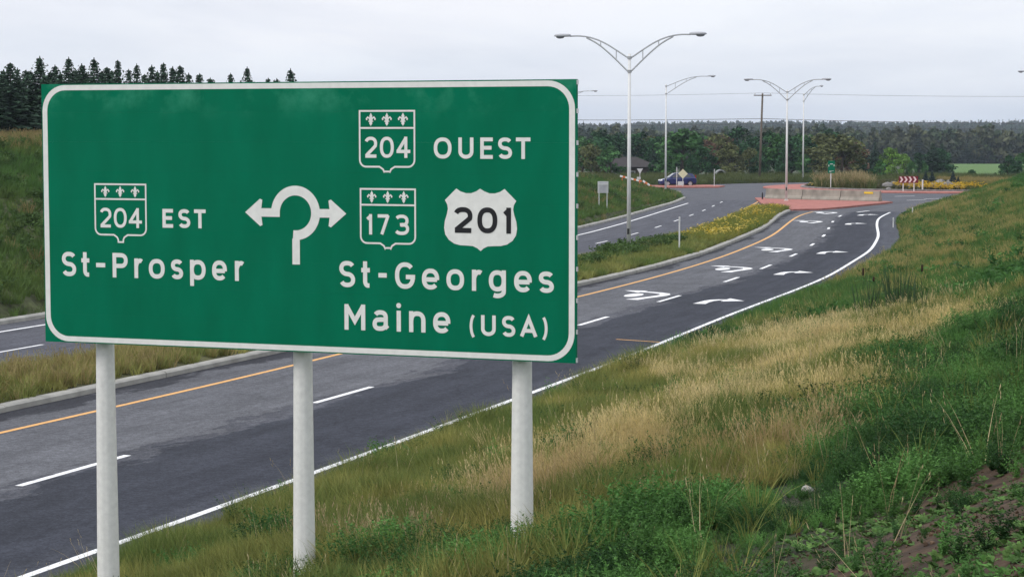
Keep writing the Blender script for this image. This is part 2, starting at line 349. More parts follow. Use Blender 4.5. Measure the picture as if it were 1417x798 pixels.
RC = (45.0, 213.0)                             # roundabout centre
R_ISL, R_APR, R_OUT = 15.0, 19.0, 28.0
def height(x, y, full=False):
    x = np.asarray(x, float); y = np.asarray(y, float)
    dr = sdist(x, y, EDGE_R); dl = -sdist(x, y, EDGE_L)
    far = np.interp(y, [0, 262, 330, 600, 760, 950, 2600, 3600, 9000], [0, 0, -.9, -2.9, -7.5, -8, 4.5, 7, 7]) 
    z = -.08 + far + ((vnoise(x, y, 330) - .5) * .6 + (vnoise(x + 700, y, 900) - .5)) * np.interp(y, [800, 1500, 2600], [0, 7, 20])
    pr = np.interp(dr, [0, .5, 3, 9, 11, 13.5, 16, 20, 30, 80], [-.03, .03, .45, 1.72, 2.3, 3.25, 4.15, 5.0, 5.6, 6])
    pr = pr * (1 + .55 * smooth01((y - 60) / 60))
    pr = np.where(dr > .5, pr + (vnoise(x, y, 1.3) - .5) * .16 * np.clip(dr / 3, 0, 1) + (vnoise(x, y, 5) - .5) * .3 * np.clip(dr / 8, 0, 1), pr)
    crest = np.interp(y, [0, 60, 115, 150, 172, 192, 204, 214], [5.2, 5.2, 5.1, 4.4, 3.5, 2.0, 1.3, .2])
    t = np.clip(dl / 15, 0, 1); prof = np.where(dl < .6, 0.1 * dl, .06 + (1 - .06) * (t * .75 + .25 * smooth01(t)))
    pl = np.where(dl < .6, .02 + .1 * np.clip(dl, 0, 1), crest * prof) + np.where(dl > 1, (vnoise(x, y, 2) - .5) * .25 + (vnoise(x + 31, y, 7) - .5) * .4 * np.clip(dl / 8, 0, 1), 0)
    z = np.where((dl > 0) & (y < 216), pl, z)
    z = np.where((dr > 0) & (dl <= 0), pr, z)
    if full: return z, dr, dl
    return z
def ground(u, v):                              # photo pixel -> point of the terrain
    d = ray(u, v); ts = np.concatenate([np.arange(6, 60, .1), np.arange(60, 320, .5)])
    zz = EYE + d.z * ts; h = height(d.x * ts, d.y * ts)
    i = np.argmax(zz < h); t = ts[i]
    return Vector((d.x * t, d.y * t, float(h[i])))

# ------------------------------------------------------------------ terrain sheet
def lines(lo, hi, step, ext, g=1.22):
    a = list(np.arange(lo, hi + 1e-6, step)); s = step; b = []
    x = lo
    while x > ext[0]: s *= g; x -= s; b.append(x)
    s = step; x = a[-1]; c = []
    while x < ext[1]: s *= g; x += s; c.append(x)
    return np.array(b[::-1] + a + c)
gx = lines(-42, 52, .55, (-3500, 3500)); gy = lines(4, 200, .55, (-40, 5200), 1.15)
X, Y = np.meshgrid(gx, gy); Z, DR, DLm = height(X, Y, True)
nx, ny = len(gx), len(gy)
vs = np.stack([X, Y, Z], -1).reshape(-1, 3)
ii = np.arange(nx * ny).reshape(ny, nx)
fs = np.stack([ii[:-1, :-1], ii[:-1, 1:], ii[1:, 1:], ii[1:, :-1]], -1).reshape(-1, 4)
me = bpy.data.meshes.new('ground'); me.from_pydata(vs.tolist(), [], fs.tolist())
x, y = X.ravel(), Y.ravel(); dr, dl = DR.ravel(), DLm.ravel()
nz1 = vnoise(x, y, 2.3); nz2 = vnoise(x, y, .9)
col = np.empty((len(x), 4), np.float32); col[:, 3] = 1
def setc(mask, c, a=None):
    c = np.array(c, np.float32)
    if a is None: col[mask, :3] = c
    else: col[mask, :3] = col[mask, :3] * (1 - a[mask, None]) + c * a[mask, None]
setc(np.ones(len(x), bool), (.085, .085, .04))
setc(dr > 0, (.055, .050, .026)); setc((dr > 9), (.028, .032, .014))
soil = np.clip((dr - 10.0 - np.clip(y - 15, 0, 20) * .36 + (nz1 - .5) * 1.5) / .8, 0, 1) * (y < 27); setc(dr > 9, (.060, .036, .020), soil)
setc(dl > 0, (.060, .070, .028))
fld = (y > 270) & (x > .200 * y) & (x < .262 * y) & (y < 660); setc(fld, (.085, .165, .034))
setc((y > 262) & ~fld, (.05, .065, .03))
ca = me.color_attributes.new('gcol', 'FLOAT_COLOR', 'POINT'); ca.data.foreach_set('color', col.ravel())
me.polygons.foreach_set('use_smooth', [True] * len(me.polygons))
M['ground'] = mat('ground_turf', (.75, .75, .75), .95, .45, 4.5, .7, 14, attr='GEOMETRY:gcol', detail=8)
M['ground'].node_tree.nodes['Color Ramp'].color_ramp.elements[1].color = (1.35, 1.35, 1.35, 1)
me.materials.append(M['ground'])
g_ob = bpy.data.objects.new('ground', me); C.objects.link(g_ob)
tag(g_ob, 'grassy ground rising into banks beside the road and running to the hills', 'ground', kind='structure')

# ------------------------------------------------------------------ paved surfaces
def strip(name, xa, xb, y0, y1, z, m, t0=None, t1=None, n=10, step=1.5, parent=None):
    ys = np.arange(y0, y1 + 1e-6, step); b = MB(); uvs = []
    for yy in ys:
        for i in range(n + 1):
            xx = float(xa(yy) + (xb(yy) - xa(yy)) * i / n); b.v.append((xx, yy, z))
            uvs.append(((xx - float(t0(yy))) / float(t1(yy) - t0(yy)), yy))
    for j in range(len(ys) - 1):
        for i in range(n):
            a = j * (n + 1) + i; b.f.append((a, a + 1, a + n + 2, a + n + 1))
    o = b.build(name, m, parent); l = o.data.uv_layers.new(name='road')
    vi = np.empty(len(o.data.loops), int); o.data.loops.foreach_get('vertex_index', vi)
    l.data.foreach_set('uv', np.array(uvs, np.float32)[vi].ravel()); return o
# ramp position = .1125 + .5*(across + .55*noise): across 0 -> .25, .5 -> .5, 1 -> .75
M['asph_r'] = asphalt('asphalt_patched', [(.0, (.033, .034, .040)), (.172, (.034, .035, .041)), (.188, (.096, .098, .108)), (.486, (.103, .105, .115)), (.494, (.052, .054, .064)), (.506, (.086, .088, .100)), (.520, (.038, .041, .051)), (.70, (.038, .041, .052)), (.80, (.066, .070, .084)), (1, (.08, .083, .095))])
M['asph_l'] = asphalt('asphalt_grey', [(0, (.088, .090, .103)), (.5, (.076, .078, .092)), (1, (.092, .094, .106))])
M['asph_rb'] = asphalt('asphalt_roundabout', [(0, (.086, .088, .100)), (1, (.097, .099, .11))])
cA = [(RC[0] + R_OUT * math.cos(a), RC[1] + R_OUT * math.sin(a)) for a in np.radians(np.arange(158, 20, -6))]
el = [tuple(p) for p in EDGE_L if p[1] > 135]; er = [tuple(p) for p in EDGE_R if p[1] > 135]
poly = el + [(-160, 230), (8, 226), (14, 229)] + cA + [(80, 222), (140, 216)] + er[::-1]
rb = MB().prism(poly, -.4, 0.0).build('roundabout_road', 'asph_rb'); rb.data.uv_layers.new(name='road')
tag(rb, 'grey asphalt circulating road of the roundabout with its side legs', 'road', kind='structure')
road_r = strip('road', MR, ER, -36, 150, .004, 'asph_r', YR, WR, 14); tag(road_r, 'two-lane asphalt carriageway curving up to the roundabout with painted arrows', 'road', kind='structure')
road_l = strip('opposite_road', lambda y: KL(y) - .1, ML, -36, 176, .004, 'asph_l', YL, WL, 8); tag(road_l, 'opposite asphalt carriageway beyond the grass median', 'road', kind='structure')

# painted lines, each stroke a piece of its road
def paint_line(name, f, y0, y1, w, m, parent, off=0.0, z=.009):
    b = MB(); ys = np.linspace(y0, y1, max(2, int((y1 - y0) / 1.2) + 1))
    for yy in ys:
        nrm = perp(f, yy); c = np.array((float(f(yy)), yy)) + nrm * off
        for sgn in (-1, 1):
            p = c + nrm * sgn * w / 2; b.v.append((p[0], p[1], z))
    for j in range(len(ys) - 1): b.f.append((2 * j, 2 * j + 1, 2 * j + 3, 2 * j + 2))
    return b.build(name, m, parent)
paint_line('edge_line', WR, -36, 148.5, .15, 'paint_white', road_r)
paint_line('yellow_line', YR, -36, 150, .15, 'paint_yellow', road_r)
paint_line('yellow_line', YL, -36, 174, .15, 'paint_yellow', road_l)
paint_line('edge_line', WL, -36, 168, .15, 'paint_white', road_l)
DRf = lambda y: YR(y) + (WR(y) - YR(y)) * .49
for a, b_ in [(24.0, 27.0), (33.1, 36.3), (43.4, 46.2), (52.3, 55.2), (61.1, 64.0), (69.6, 72.4), (79.0, 81.6), (86.6, 89.3), (95.3, 97.6), (104.5, 106.6), (113.6, 116.0), (122.6, 124.7), (131.9, 133.9), (140.8, 143.2)]:
    paint_line('lane_dash', DRf, a, b_, .15, 'paint_white', road_r)
for k in range(18):
    a = 52.8 + 8.95 * (k - 3); 
    if a < 178: paint_line('lane_dash', DL, a, a + 2.7, .11, 'paint_white', road_l)
def decal(name, strokes, polys, org, a_dir, parent, m='paint_white', z=.010):
    r_dir = np.array((a_dir[1], -a_dir[0])); b = MB()
    def P(a, r, zz): q = np.array(org) + np.array(a_dir) * a + r_dir * r; return (q[0], q[1], zz)
    zz = z
    for pts, ws in strokes:
        n = len(pts); o = len(b.v)
        for i in range(n):
            d = np.array(pts[min(i + 1, n - 1)]) - np.array(pts[max(i - 1, 0)]); d = d / np.hypot(*d); nn = np.array((-d[1], d[0]))
            w = ws[i] if isinstance(ws, (list, tuple)) else ws
            for s_ in (-1, 1):
                q = np.array(pts[i]) + nn * s_ * w / 2; b.v.append(P(q[0], q[1], zz))
        for i in range(n - 1): b.f.append((o + 2 * i, o + 2 * i + 1, o + 2 * i + 3, o + 2 * i + 2))
        zz += .0006
    for pl in polys:
        o = len(b.v); b.v += [P(a, r, zz) for a, r in pl]; tr = tessellate_polygon([[Vector((a, r, 0)) for a, r in pl]])
        b.f += [tuple(i + o for i in t) for t in tr]; zz += .0006
    return b.build(name, m, parent, fix=False)
def hook_arrow(u, v, parent, k=.92):
    p = flat(u, v); org = (p.x, p.y); s = (DRf(p.y + 1) - DRf(p.y - 1)) / 2; n = math.hypot(1, s); ad = (s / n * 1.0, 1 / n)
    arc = [(-2.1, .55), (-1.3, .74), (-.6, .98), (.1, 1.15), (.6, 1.17), (1.05, 1.0), (1.4, .62), (1.6, .2), (1.74, -.2)]
    ws = [.52, .40, .36, .38, .40, .42, .40, .36, .34]
    ell = [(.85 * math.cos(t), .34 * math.sin(t)) for t in np.linspace(0, 2 * math.pi, 20)[:-1]]
    head = [(2.15, -1.05), (2.3, -.05), (1.25, -.2)]
    sc_ = lambda L: [(a * k, r * k * .93) for a, r in L]
    decal('fishhook_arrow', [(sc_(arc), [w * k for w in ws])], [sc_(ell), sc_(head)], org, ad, parent)
for u, v in ((877, 408.5), (1000, 372.3), (1062, 345.6), (1112.5, 307), (1135, 294.6)): hook_arrow(u, v, road_r)
def right_arrow(u, v, parent):
    p = flat(u, v); org = (p.x, p.y); s = (DRf(p.y + 1) - DRf(p.y - 1)) / 2; n = math.hypot(1, s); ad = (s / n, 1 / n)
    st = [(-1.0, -.36), (-.3, -.37), (.3, -.34), (.66, -.24), (.82, -.08), (.84, .12)]
    decal('right_turn_arrow', [(st, [.44, .34, .34, .36, .38, .38])], [[(.16, .08), (.64, .80), (1.52, .10)]], org, ad, parent)
for u, v in ((992, 417.7), (1095, 378.3), (1149, 349.8), (1182, 310), (1199, 297.6)): right_arrow(u, v, road_r)
# thin ochre sealing strip across the right lane and a stop-bar scrap by the entry
p1, p2 = flat(853, 469.5), flat(913, 473.5)
MB().box(((p1.x + p2.x) / 2, (p1.y + p2.y) / 2, .008), ((p2 - p1).length, .07, .004), math.atan2(p2.y - p1.y, p2.x - p1.x)).build('crack_seal', 'paint_yellow', road_r)
p1, p2 = flat(1186, 293.9), flat(1202, 291.9)
MB().box(((p1.x + p2.x) / 2, (p1.y + p2.y) / 2, .012), ((p2 - p1).length, .2, .004), math.atan2(p2.y - p1.y, p2.x - p1.x)).build('entry_bar', 'paint_white', rb)
for u, v, L in ((1252, 271.5, 2.2), (1268, 277, 2.0), (1292, 275, 2.0)):
    p = flat(u, v); MB().box((p.x, p.y, .006), (L, .25, .004), .5).build('yield_dash', 'paint_white', rb)

# ------------------------------------------------------------------ kerbs in cast lengths
def kerb(name, f, side, y0, y1, label, seg=6.0, w=.26, h=.15):
    root = empty(name, (float(f(y0)), y0, 0)); tag(root, label, 'kerb', kind='structure'); yy = y0
    while yy < y1 - .5:
        e = min(yy + seg, y1); b = MB(); q = np.linspace(yy + .012, e - .012, 6)
        jz = random.uniform(-.012, .012); jx = random.uniform(-.012, .012)
        for s in q:
            nrm = perp(f, s) * side; c = np.array((float(f(s)), s)) + nrm * jx
            for o_, z in ((0, -.1), (.0, h - .04 + jz), (.05, h + jz), (w, h + jz), (w, -.1)):
                p = c + nrm * o_; b.v.append((p[0], p[1], z))
        for j in range(5):
            for i in range(4):
                a = j * 5 + i; b.f.append((a, a + 1, a + 6, a + 5))
        b.f += [(0, 1, 2, 3, 4), (25, 26, 27, 28, 29)]
        b.build('kerb_segment', 'concrete', root, fix=True); yy = e
    return root
kerb('median_kerb', MR, -1, -36, 150.5, 'pale concrete kerb between grass median and the arrow-marked road')
kerb('median_kerb', ML, 1, -36, 150.5, 'low concrete kerb between grass median and the opposite road')
kerb('road_kerb', lambda y: KL(y) - .02, -1, -36, 180, 'pale concrete kerb at the foot of the far grassy bank')

# median bed
ys = np.arange(-36, 152, 1.5); b = MB()
for yy in ys:
    a, c = float(ML(yy)) + .2, float(MR(yy)) - .2
    for i in range(7): b.v.append((a + (c - a) * i / 6, yy, .10 + .14 * math.sin(math.pi * i / 6)))
for j in range(len(ys) - 1):
    for i in range(6): q = j * 7 + i; b.f.append((q, q + 1, q + 8, q + 7))
M['bed'] = mat('median_turf', (.075, .075, .03), .95, .35, 3, .6, 14)
tag(b.build('median', 'bed', smooth=True), 'grass median strip between the two carriageways', 'median', kind='structure')

# brick splitter island, truck apron, central island
isl = [(19.4, 158.5), (20.6, 151.6), (22.6, 152.4), (25.4, 157), (29.3, 164.6), (31.0, 168.2), (30.6, 169.6), (22.2, 179.5), (21.0, 178.5)]
o = MB().prism(isl, -.05, .13).build('splitter_island', 'brick'); tag(o, 'red brick splitter island under the concrete barrier', 'island', kind='structure')
def ring(r0, r1, z0, z1, n=96, c=RC):
    b = MB()
    for k in range(n):
        a = 2 * math.pi * k / n
        for r, z in ((r1, -.05), (r1, z1 - .02), (r1 - .06, z1), (r0, z1)): b.v.append((c[0] + r * math.cos(a), c[1] + r * math.sin(a), z))
    for k in range(n):
        j = (k + 1) % n
        for i in range(3): b.f.append((4 * k + i, 4 * j + i, 4 * j + i + 1, 4 * k + i + 1))
    return b
tag(ring(R_ISL + .1, R_APR, 0, .12).build('truck_apron', 'brick'), 'red brick apron ring round the planted central island', 'apron', kind='structure')
tag(ring(R_ISL - .25, R_ISL + .12, 0, .26).build('island_kerb', 'rock'), 'stone kerb ring at the edge of the central island', 'kerb', kind='structure')
b = MB(); b.v.append((RC[0], RC[1], .75))
for k in range(1, 8):
    for a in range(48):
        r = (R_ISL - .2) * k / 7; b.v.append((RC[0] + r * math.cos(a * math.pi / 24), RC[1] + r * math.sin(a * math.pi / 24), .12 + .63 * (1 - (k / 7) ** 2)))
b.f += [(0, 1 + a, 1 + (a + 1) % 48) for a in range(48)]
for k in range(6):
    for a in range(48): p, q = 1 + k * 48 + a, 1 + k * 48 + (a + 1) % 48; b.f.append((p, p + 48, q + 48, q))
M['islbed'] = mat('island_soil', (.075, .07, .04), .95, .35, 1.5, .5, 8)
tag(b.build('central_island', 'islbed', smooth=True), 'low planted mound in the middle of the roundabout', 'island', kind='structure')
# brick splitter of the left leg, concrete ramp slab at its corner
isl2 = [(13.6, 213.5), (21.5, 215.2), (22.6, 219.5), (21.0, 223.0), (13.2, 220.5)]
tag(MB().prism(isl2, -.05, .13).build('splitter_island', 'brick'), 'small red brick island under the diamond sign', 'island', kind='structure')

# ------------------------------------------------------------------ the big road sign
Pr = at(797, 308, 20.3); Pl = at(60, 292, 22.47)
SIGN_R, SIGN_L = Vector((Pr.x, Pr.y, 0)), Vector((Pl.x, Pl.y, 0))
SX = (SIGN_R - SIGN_L).normalized(); SN = Vector((SX.y, -SX.x, 0))           # SN faces the camera
if SN.y > 0: SN = -SN
SW = (SIGN_R - SIGN_L).length; SIGN_BOT, SIGN_TOP = 3.43, 6.225; SH = SIGN_TOP - SIGN_BOT
def st(u, v):                                   # photo pixel -> (metres along sign, metres above its lower edge)
    d = ray(u, v); o = Vector((0, 0, EYE)); t = (SIGN_L - o).dot(SN) / d.dot(SN); p = o + d * t
    return (p - SIGN_L).dot(SX), p.z - SIGN_BOT
def on_sign(s_, t_, d=0.0): return SIGN_L + SX * s_ + Vector((0, 0, SIGN_BOT + t_)) + SN * d
mid_base = ground(421, 792); SIGN_Z0 = mid_base.z
M['sign_green'] = sign_green()
sign = empty('road_sign', (mid_base.x, mid_base.y, mid_base.z), label='large green highway direction sign on three tapered grey posts', cat='road sign')
NP = 9
panel = empty('sign_panel', (0, 0, 0)); panel.parent = sign; ORIG[panel] = ORIG[sign]
R3 = Matrix((SX, SN, Vector((0, 0, 1)))).transposed()
for k in range(NP):
    h = SH / NP; c = on_sign(SW / 2, (k + .5) * h, -.025)
    MB().box(c, (SW + (.0), .05, h - .0005), M3=R3).build('plank', 'sign_green', panel)
# white border ring with round corners
def rrect(x0, x1, y0, y1, r, n=10):
    P = []
    for cx, cy, a0 in ((x1 - r, y1 - r, 0), (x0 + r, y1 - r, 90), (x0 + r, y0 + r, 180), (x1 - r, y0 + r, 270)):
        for k in range(n + 1): a = math.radians(a0 + 90 * k / n); P.append((cx + r * math.cos(a), cy + r * math.sin(a)))
    return P
b = MB(); A = rrect(.012, SW - .012, .012, SH - .012, .28); B = rrect(.072, SW - .072, .068, SH - .068, .225)
n = len(A); b.v = [on_sign(*p, .0015) for p in A] + [on_sign(*p, .0015) for p in B]
b.f = [(i, (i + 1) % n, n + (i + 1) % n, n + i) for i in range(n)]
b.build('border', 'sign_white', panel)
# clamp bolts down the right-hand edge
for k in range(NP + 1):
    t_ = min(max(k * SH / NP, .03), SH - .03)
    MB().box(on_sign(SW + .006, t_, -.02), (.014, .03, .045), M3=R3).build('edge_bolt', 'bolt', panel)
for k in (1, 3, 5, 7):
    MB().box(on_sign(SW / 2, k * SH / NP, -.075), (SW - .1, .05, .06), M3=R3).build('rear_rail', 'bolt', panel)

class Flat:                                      # flat sheeting pieces on the sign face
    def __init__(s): s.b = MB(); s.d = .003
    def ribbon(s, pts, th, closed=False, ext=(0, 0)):
        P = [np.array(p, float) for p in pts]
        Q = [P[0]]
        for p in P[1:]:
            if np.hypot(*(p - Q[-1])) > 1e-5: Q.append(p)
        P = Q
        if closed and np.hypot(*(P[0] - P[-1])) < 1e-5: P = P[:-1]
        if not closed:
            d = P[0] - P[1]; P[0] = P[0] + d / np.hypot(*d) * ext[0]
            d = P[-1] - P[-2]; P[-1] = P[-1] + d / np.hypot(*d) * ext[1]
        n = len(P); L = []; R = []
        for i in range(n):
            if closed: a, c = P[i] - P[i - 1], P[(i + 1) % n] - P[i]
            else: a, c = (P[i] - P[i - 1] if i else P[1] - P[0]), (P[i + 1] - P[i] if i < n - 1 else P[-1] - P[-2])
            a, c = a / np.hypot(*a), c / np.hypot(*c); na, nc = np.array((-a[1], a[0])), np.array((-c[1], c[0]))
            m = na + nc; m = m / max(np.hypot(*m), 1e-6); k = th / 2 / max(m.dot(na), .38)
            L.append(P[i] + m * k); R.append(P[i] - m * k)
        o = len(s.b.v); s.b.v += [on_sign(*p, s.d) for p in L] + [on_sign(*p, s.d) for p in R]
        for i in range(n if closed else n - 1):
            j = (i + 1) % n; s.b.f.append((o + i, o + n + i, o + n + j, o + j))
        s.d += .0004; return s
    def poly(s, pts):
        o = len(s.b.v); s.b.v += [on_sign(*p, s.d) for p in pts]
        s.b.f += [tuple(i + o for i in t) for t in tessellate_polygon([[Vector((p[0], p[1], 0)) for p in pts]])]
        s.d += .0004; return s
    def build(s, name, m, parent): return s.b.build(name, m, parent)
def arc(cx, cy, rx, ry, a0, a1, n=14, e=1.0):
    P = []
    for k in range(n + 1):
        a = math.radians(a0 + (a1 - a0) * k / n); c_, s_ = math.cos(a), math.sin(a)
        P.append((cx + rx * math.copysign(abs(c_) ** e, c_), cy + ry * math.copysign(abs(s_) ** e, s_)))
    return P
E_ = .86
# glyph skeletons in a unit box (x 0..1, y 0..1 = baseline to top); stroke centre lines; flags: square ends extended
S_ = arc(.5, .75, .5, .25, 28, 180, 12, E_) + arc(.5, .75, .5, .25, 180, 262, 6, 1)[1:] + [(.52, .497)] + arc(.5, .25, .5, .25, 78, 0, 6, 1) + arc(.5, .25, .5, .25, 0, -156, 12, E_)[1:]
G = {
 'O': [('c', arc(.5, .5, .5, .5, 0, 360, 40, E_))], '0': [('c', arc(.5, .5, .5, .5, 0, 360, 40, E_))], 'o': [('c', arc(.5, .5, .5, .5, 0, 360, 36, E_))],
 'U': [('x', [(0, 1), (0, .3)] + arc(.5, .3, .5, .3, 180, 360, 16)[1:] + [(1, 1)])],
 'E': [('x', [(0, 0), (0, 1)]), ('n', [(0, 1), (1, 1)]), ('n', [(0, .52), (.86, .52)]), ('n', [(0, 0), (1, 0)])],
 'S': [('n', S_)], 's': [('n', S_)],
 'T': [('x', [(0, 1), (1, 1)]), ('y', [(.5, 1), (.5, 0)])],
 'P': [('x', [(0, 0), (0, 1)]), ('n', [(0, 1), (.55, 1)] + arc(.55, .735, .45, .265, 90, -90, 14, E_)[1:] + [(0, .47)])],
 't': [('y2', [(.42, 1), (.42, .2)] + arc(.78, .2, .36, .2, 180, 268, 7)[1:] + [(.95, .0)]), ('n', [(-.12, .70), (1.1, .70)])],
 'r': [('x', [(0, 0), (0, 1)]), ('n', [(0, .62)] + arc(.75, .5, .75, .5, 150, 62, 8)[0:])],
 'p': [('x', [(0, 1), (0, -.40)]), ('c', arc(.5, .5, .5, .5, 0, 360, 32, E_))],
 'e': [('n', [(.02, .47), (.99, .47)]), ('n', arc(.5, .5, .5, .5, -4, 318, 30, E_))],
 'G': [('n', arc(.5, .5, .5, .5, 42, 358, 28, E_)), ('n', [(.55, .44), (1.13, .44)])],
 'g': [('c', arc(.5, .5, .5, .5, 0, 360, 32, E_)), ('y3', [(1, 1), (1, -.12)] + arc(.5, -.14, .5, .26, 0, -125, 10)[1:])],
 'M': [('x', [(0, 0), (0, 1)]), ('n', [(.03, 1), (.5, .32), (.97, 1)]), ('x', [(1, 1), (1, 0)])],
 'a': [('n', arc(.48, .70, .44, .30, 152, 0, 12, E_) + [(.92, .16), (1.08, .02)]), ('n', [(.92, .56), (.5, .56)] + arc(.40, .28, .40, .28, 100, 270, 12, E_)[1:] + arc(.5, .28, .42, .28, 270, 335, 5)[1:])],
 'i': [('x', [(.5, 0), (.5, 1)])],
 'n': [('x', [(0, 0), (0, 1)]), ('e', [(0, .58)] + arc(.5, .55, .5, .45, 150, 0, 14, E_) + [(1, 0)])],
 'A': [('n', [(0, -.06), (.5, 1.0), (1, -.06)]), ('n', [(.18, .28), (.82, .28)])],
 '(': [('n', arc(3.4, .42, 3.4, .78, 128, 232, 14))], ')': [('n', arc(-2.4, .42, 3.4, .78, 52, -52, 14))],
 '-': [('n', [(-.15, .5), (1.15, .5)])],
 '1': [('x', [(1, 0), (1, 1)]), ('n', [(1, .98), (.0, .80)])],
 '2': [('n', arc(.5, .70, .5, .30, 158, -20, 16, E_) + [(.80, .47), (.02, .02)]), ('n', [(-.06, 0), (1.08, 0)])],
 '3': [('n', arc(.45, .74, .5, .26, 150, -90, 14, E_) + [(.4, .48)]), ('n', [(.3, .5)] + arc(.45, .26, .55, .26, 80, -152, 16, E_))],
 '4': [('n', [(.70, 1.0), (.0, .28)]), ('n', [(-.12, .27), (1.12, .27)]), ('x', [(.72, 1), (.72, 0)])],
 '7': [('n', [(-.1, 1), (1.0, 1)]), ('n', [(.98, 1.04), (.32, -.08)])],
}
def glyph(ch, s0, s1, t0, t1, th, m='sign_white', name='letter', parent=None):
    w, h = s1 - s0, t1 - t0
    f = Flat(); e = th / 2
    if ch == '-':
        f.poly([(s0, t0), (s1, t0), (s1, t1), (s0, t1)]); return f.build('hyphen', m, parent)
    fx = lambda p: (s0 + e + p[0] * (w - th), t0 + e + p[1] * (h - th))
    if ch in '1': fx = lambda p: (s0 + e * .4 + p[0] * (w - th * .7), t0 + e + p[1] * (h - th))
    if ch == 'i':
        f.ribbon([((s0 + s1) / 2 + 0 * e, t0), ((s0 + s1) / 2, t1)], th)
        f.poly([((s0 + s1) / 2 + .58 * th * math.cos(a), t1 + th * 1.12 + .58 * th * math.sin(a)) for a in np.linspace(0, 6.283, 15)[:-1]])
        return f.build(name, m, parent)
    if ch in '()': fx = lambda p: ((s0 + e + p[0] * .022) if ch == '(' else (s1 - e + (p[0] - 1) * .022), t0 + e + p[1] * (h - th))
    if ch in '()': th = .030
    for kd, pts in G[ch]:
        P = [fx(p) for p in pts]
        ext = {'x': (e, e), 'y': (0, e), 'y2': (e, e * .3), 'y3': (e, 0), 'e': (0, e), 'n': (0, 0), 'c': (0, 0)}[kd]
        if ch in 'TE' and kd == 'n': ext = (e, e)
        if ch == 'P' and kd == 'n': ext = (0, 0)
        f.ribbon(P, th, kd == 'c', ext)
    return f.build(name, m, parent)
# zoomed-crop readings -> photo pixels
def zc(x0, y0, s): return lambda x, y: (x0 + x / s, y0 + y / s)
zA, zB, zD, zE = zc(40, 100, 3.5425), zc(440, 100, 3.729), zc(40, 300, 3.5425), zc(440, 300, 3.5425)
def word(z, items, th, m='sign_white', name='letter', parent=None, xh=None):
    """items: (char, x left, x right, y top, y bottom) in a zoomed crop; descenders give the baseline instead of the tail"""
    caps = [i for i in items if i[0] in 'OUESTPGM0123477A' and i[0] != '-']
    base = np.mean([st(*z((i[1] + i[2]) / 2, i[4]))[1] for i in items if i[0] not in 'pg-()'])
    top = np.mean([st(*z((i[1] + i[2]) / 2, i[3]))[1] for i in caps])
    low = [i for i in items if i[0] in 'rosepgan']
    xt = np.mean([st(*z((i[1] + i[2]) / 2, i[3]))[1] for i in low]) if low else top
    for ch, xa, xb, ya, yb in items:
        s0, t1 = st(*z(xa, ya)); s1, t0 = st(*z(xb, yb))
        if ch == '-': glyph(ch, s0, s1, base + .40 * (top - base), base + .40 * (top - base) + th * 1.02, th, m, name, parent); continue
        hi = top if ch in 'OUESTPGM0123477At()' else xt
        glyph(ch, s0, s1, base, hi, th, m, name, parent)
word(zD, [('S', 162, 233, 170, 288), ('t', 252, 304, 172, 290), ('-', 330, 375, 230, 248), ('P', 410, 486, 178, 295), ('r', 517, 562, 203, 298), ('o', 588, 667, 205, 303), ('s', 697, 757, 207, 308), ('p', 790, 868, 212, 345), ('e', 898, 972, 213, 315), ('r', 1010, 1058, 218, 317)], .046, parent=panel)
word(zE, [('S', 105, 183, 215, 340), ('t', 207, 262, 217, 343), ('-', 297, 338, 277, 303), ('G', 378, 477, 223, 352), ('e', 510, 595, 250, 355), ('o', 630, 717, 255, 360), ('r', 755, 808, 258, 362), ('g', 838, 922, 262, 405), ('e', 962, 1049, 267, 373), ('s', 1083, 1157, 270, 378)], .046, parent=panel)
word(zE, [('M', 130, 233, 428, 552), ('a', 268, 348, 455, 558), ('i', 383, 410, 425, 560), ('n', 447, 528, 463, 568), ('e', 565, 650, 467, 570)], .047, parent=panel)
word(zE, [('(', 742, 768, 463, 597), ('U', 800, 872, 480, 582), ('S', 903, 968, 485, 587), ('A', 990, 1077, 490, 592), (')', 1100, 1128, 478, 613)], .038, parent=panel)
word(zB, [('O', 598, 690, 337, 447), ('U', 725, 803, 337, 447), ('E', 838, 903, 337, 447), ('S', 930, 1002, 337, 447), ('T', 1022, 1097, 337, 447)], .038, parent=panel)
word(zA, [('E', 655, 708, 670, 756), ('S', 733, 792, 670, 766), ('T', 810, 868, 673, 768)], .039, parent=panel)
def fleur(s_, t_, h, parent):
    k = h; f = Flat()
    P = lambda L: [(s_ + x * k, t_ + y * k) for x, y in L]
    f.poly(P([(0, .5), (.13, .25), (.07, .0), (.05, -.12), (-.05, -.12), (-.07, 0), (-.13, .25)]))
    for q in (1, -1):
        f.ribbon(P([(q * .07, -.1), (q * .12, .08), (q * .26, .16), (q * .36, .04), (q * .33, -.06)]), .11 * k)
    f.ribbon(P([(-.2, -.15), (.2, -.15)]), .09 * k)
    f.poly(P([(-.10, -.18), (.10, -.18), (.13, -.32), (0, -.5), (-.13, -.32)]))
    f.build('fleur_de_lis', 'sign_white', parent)
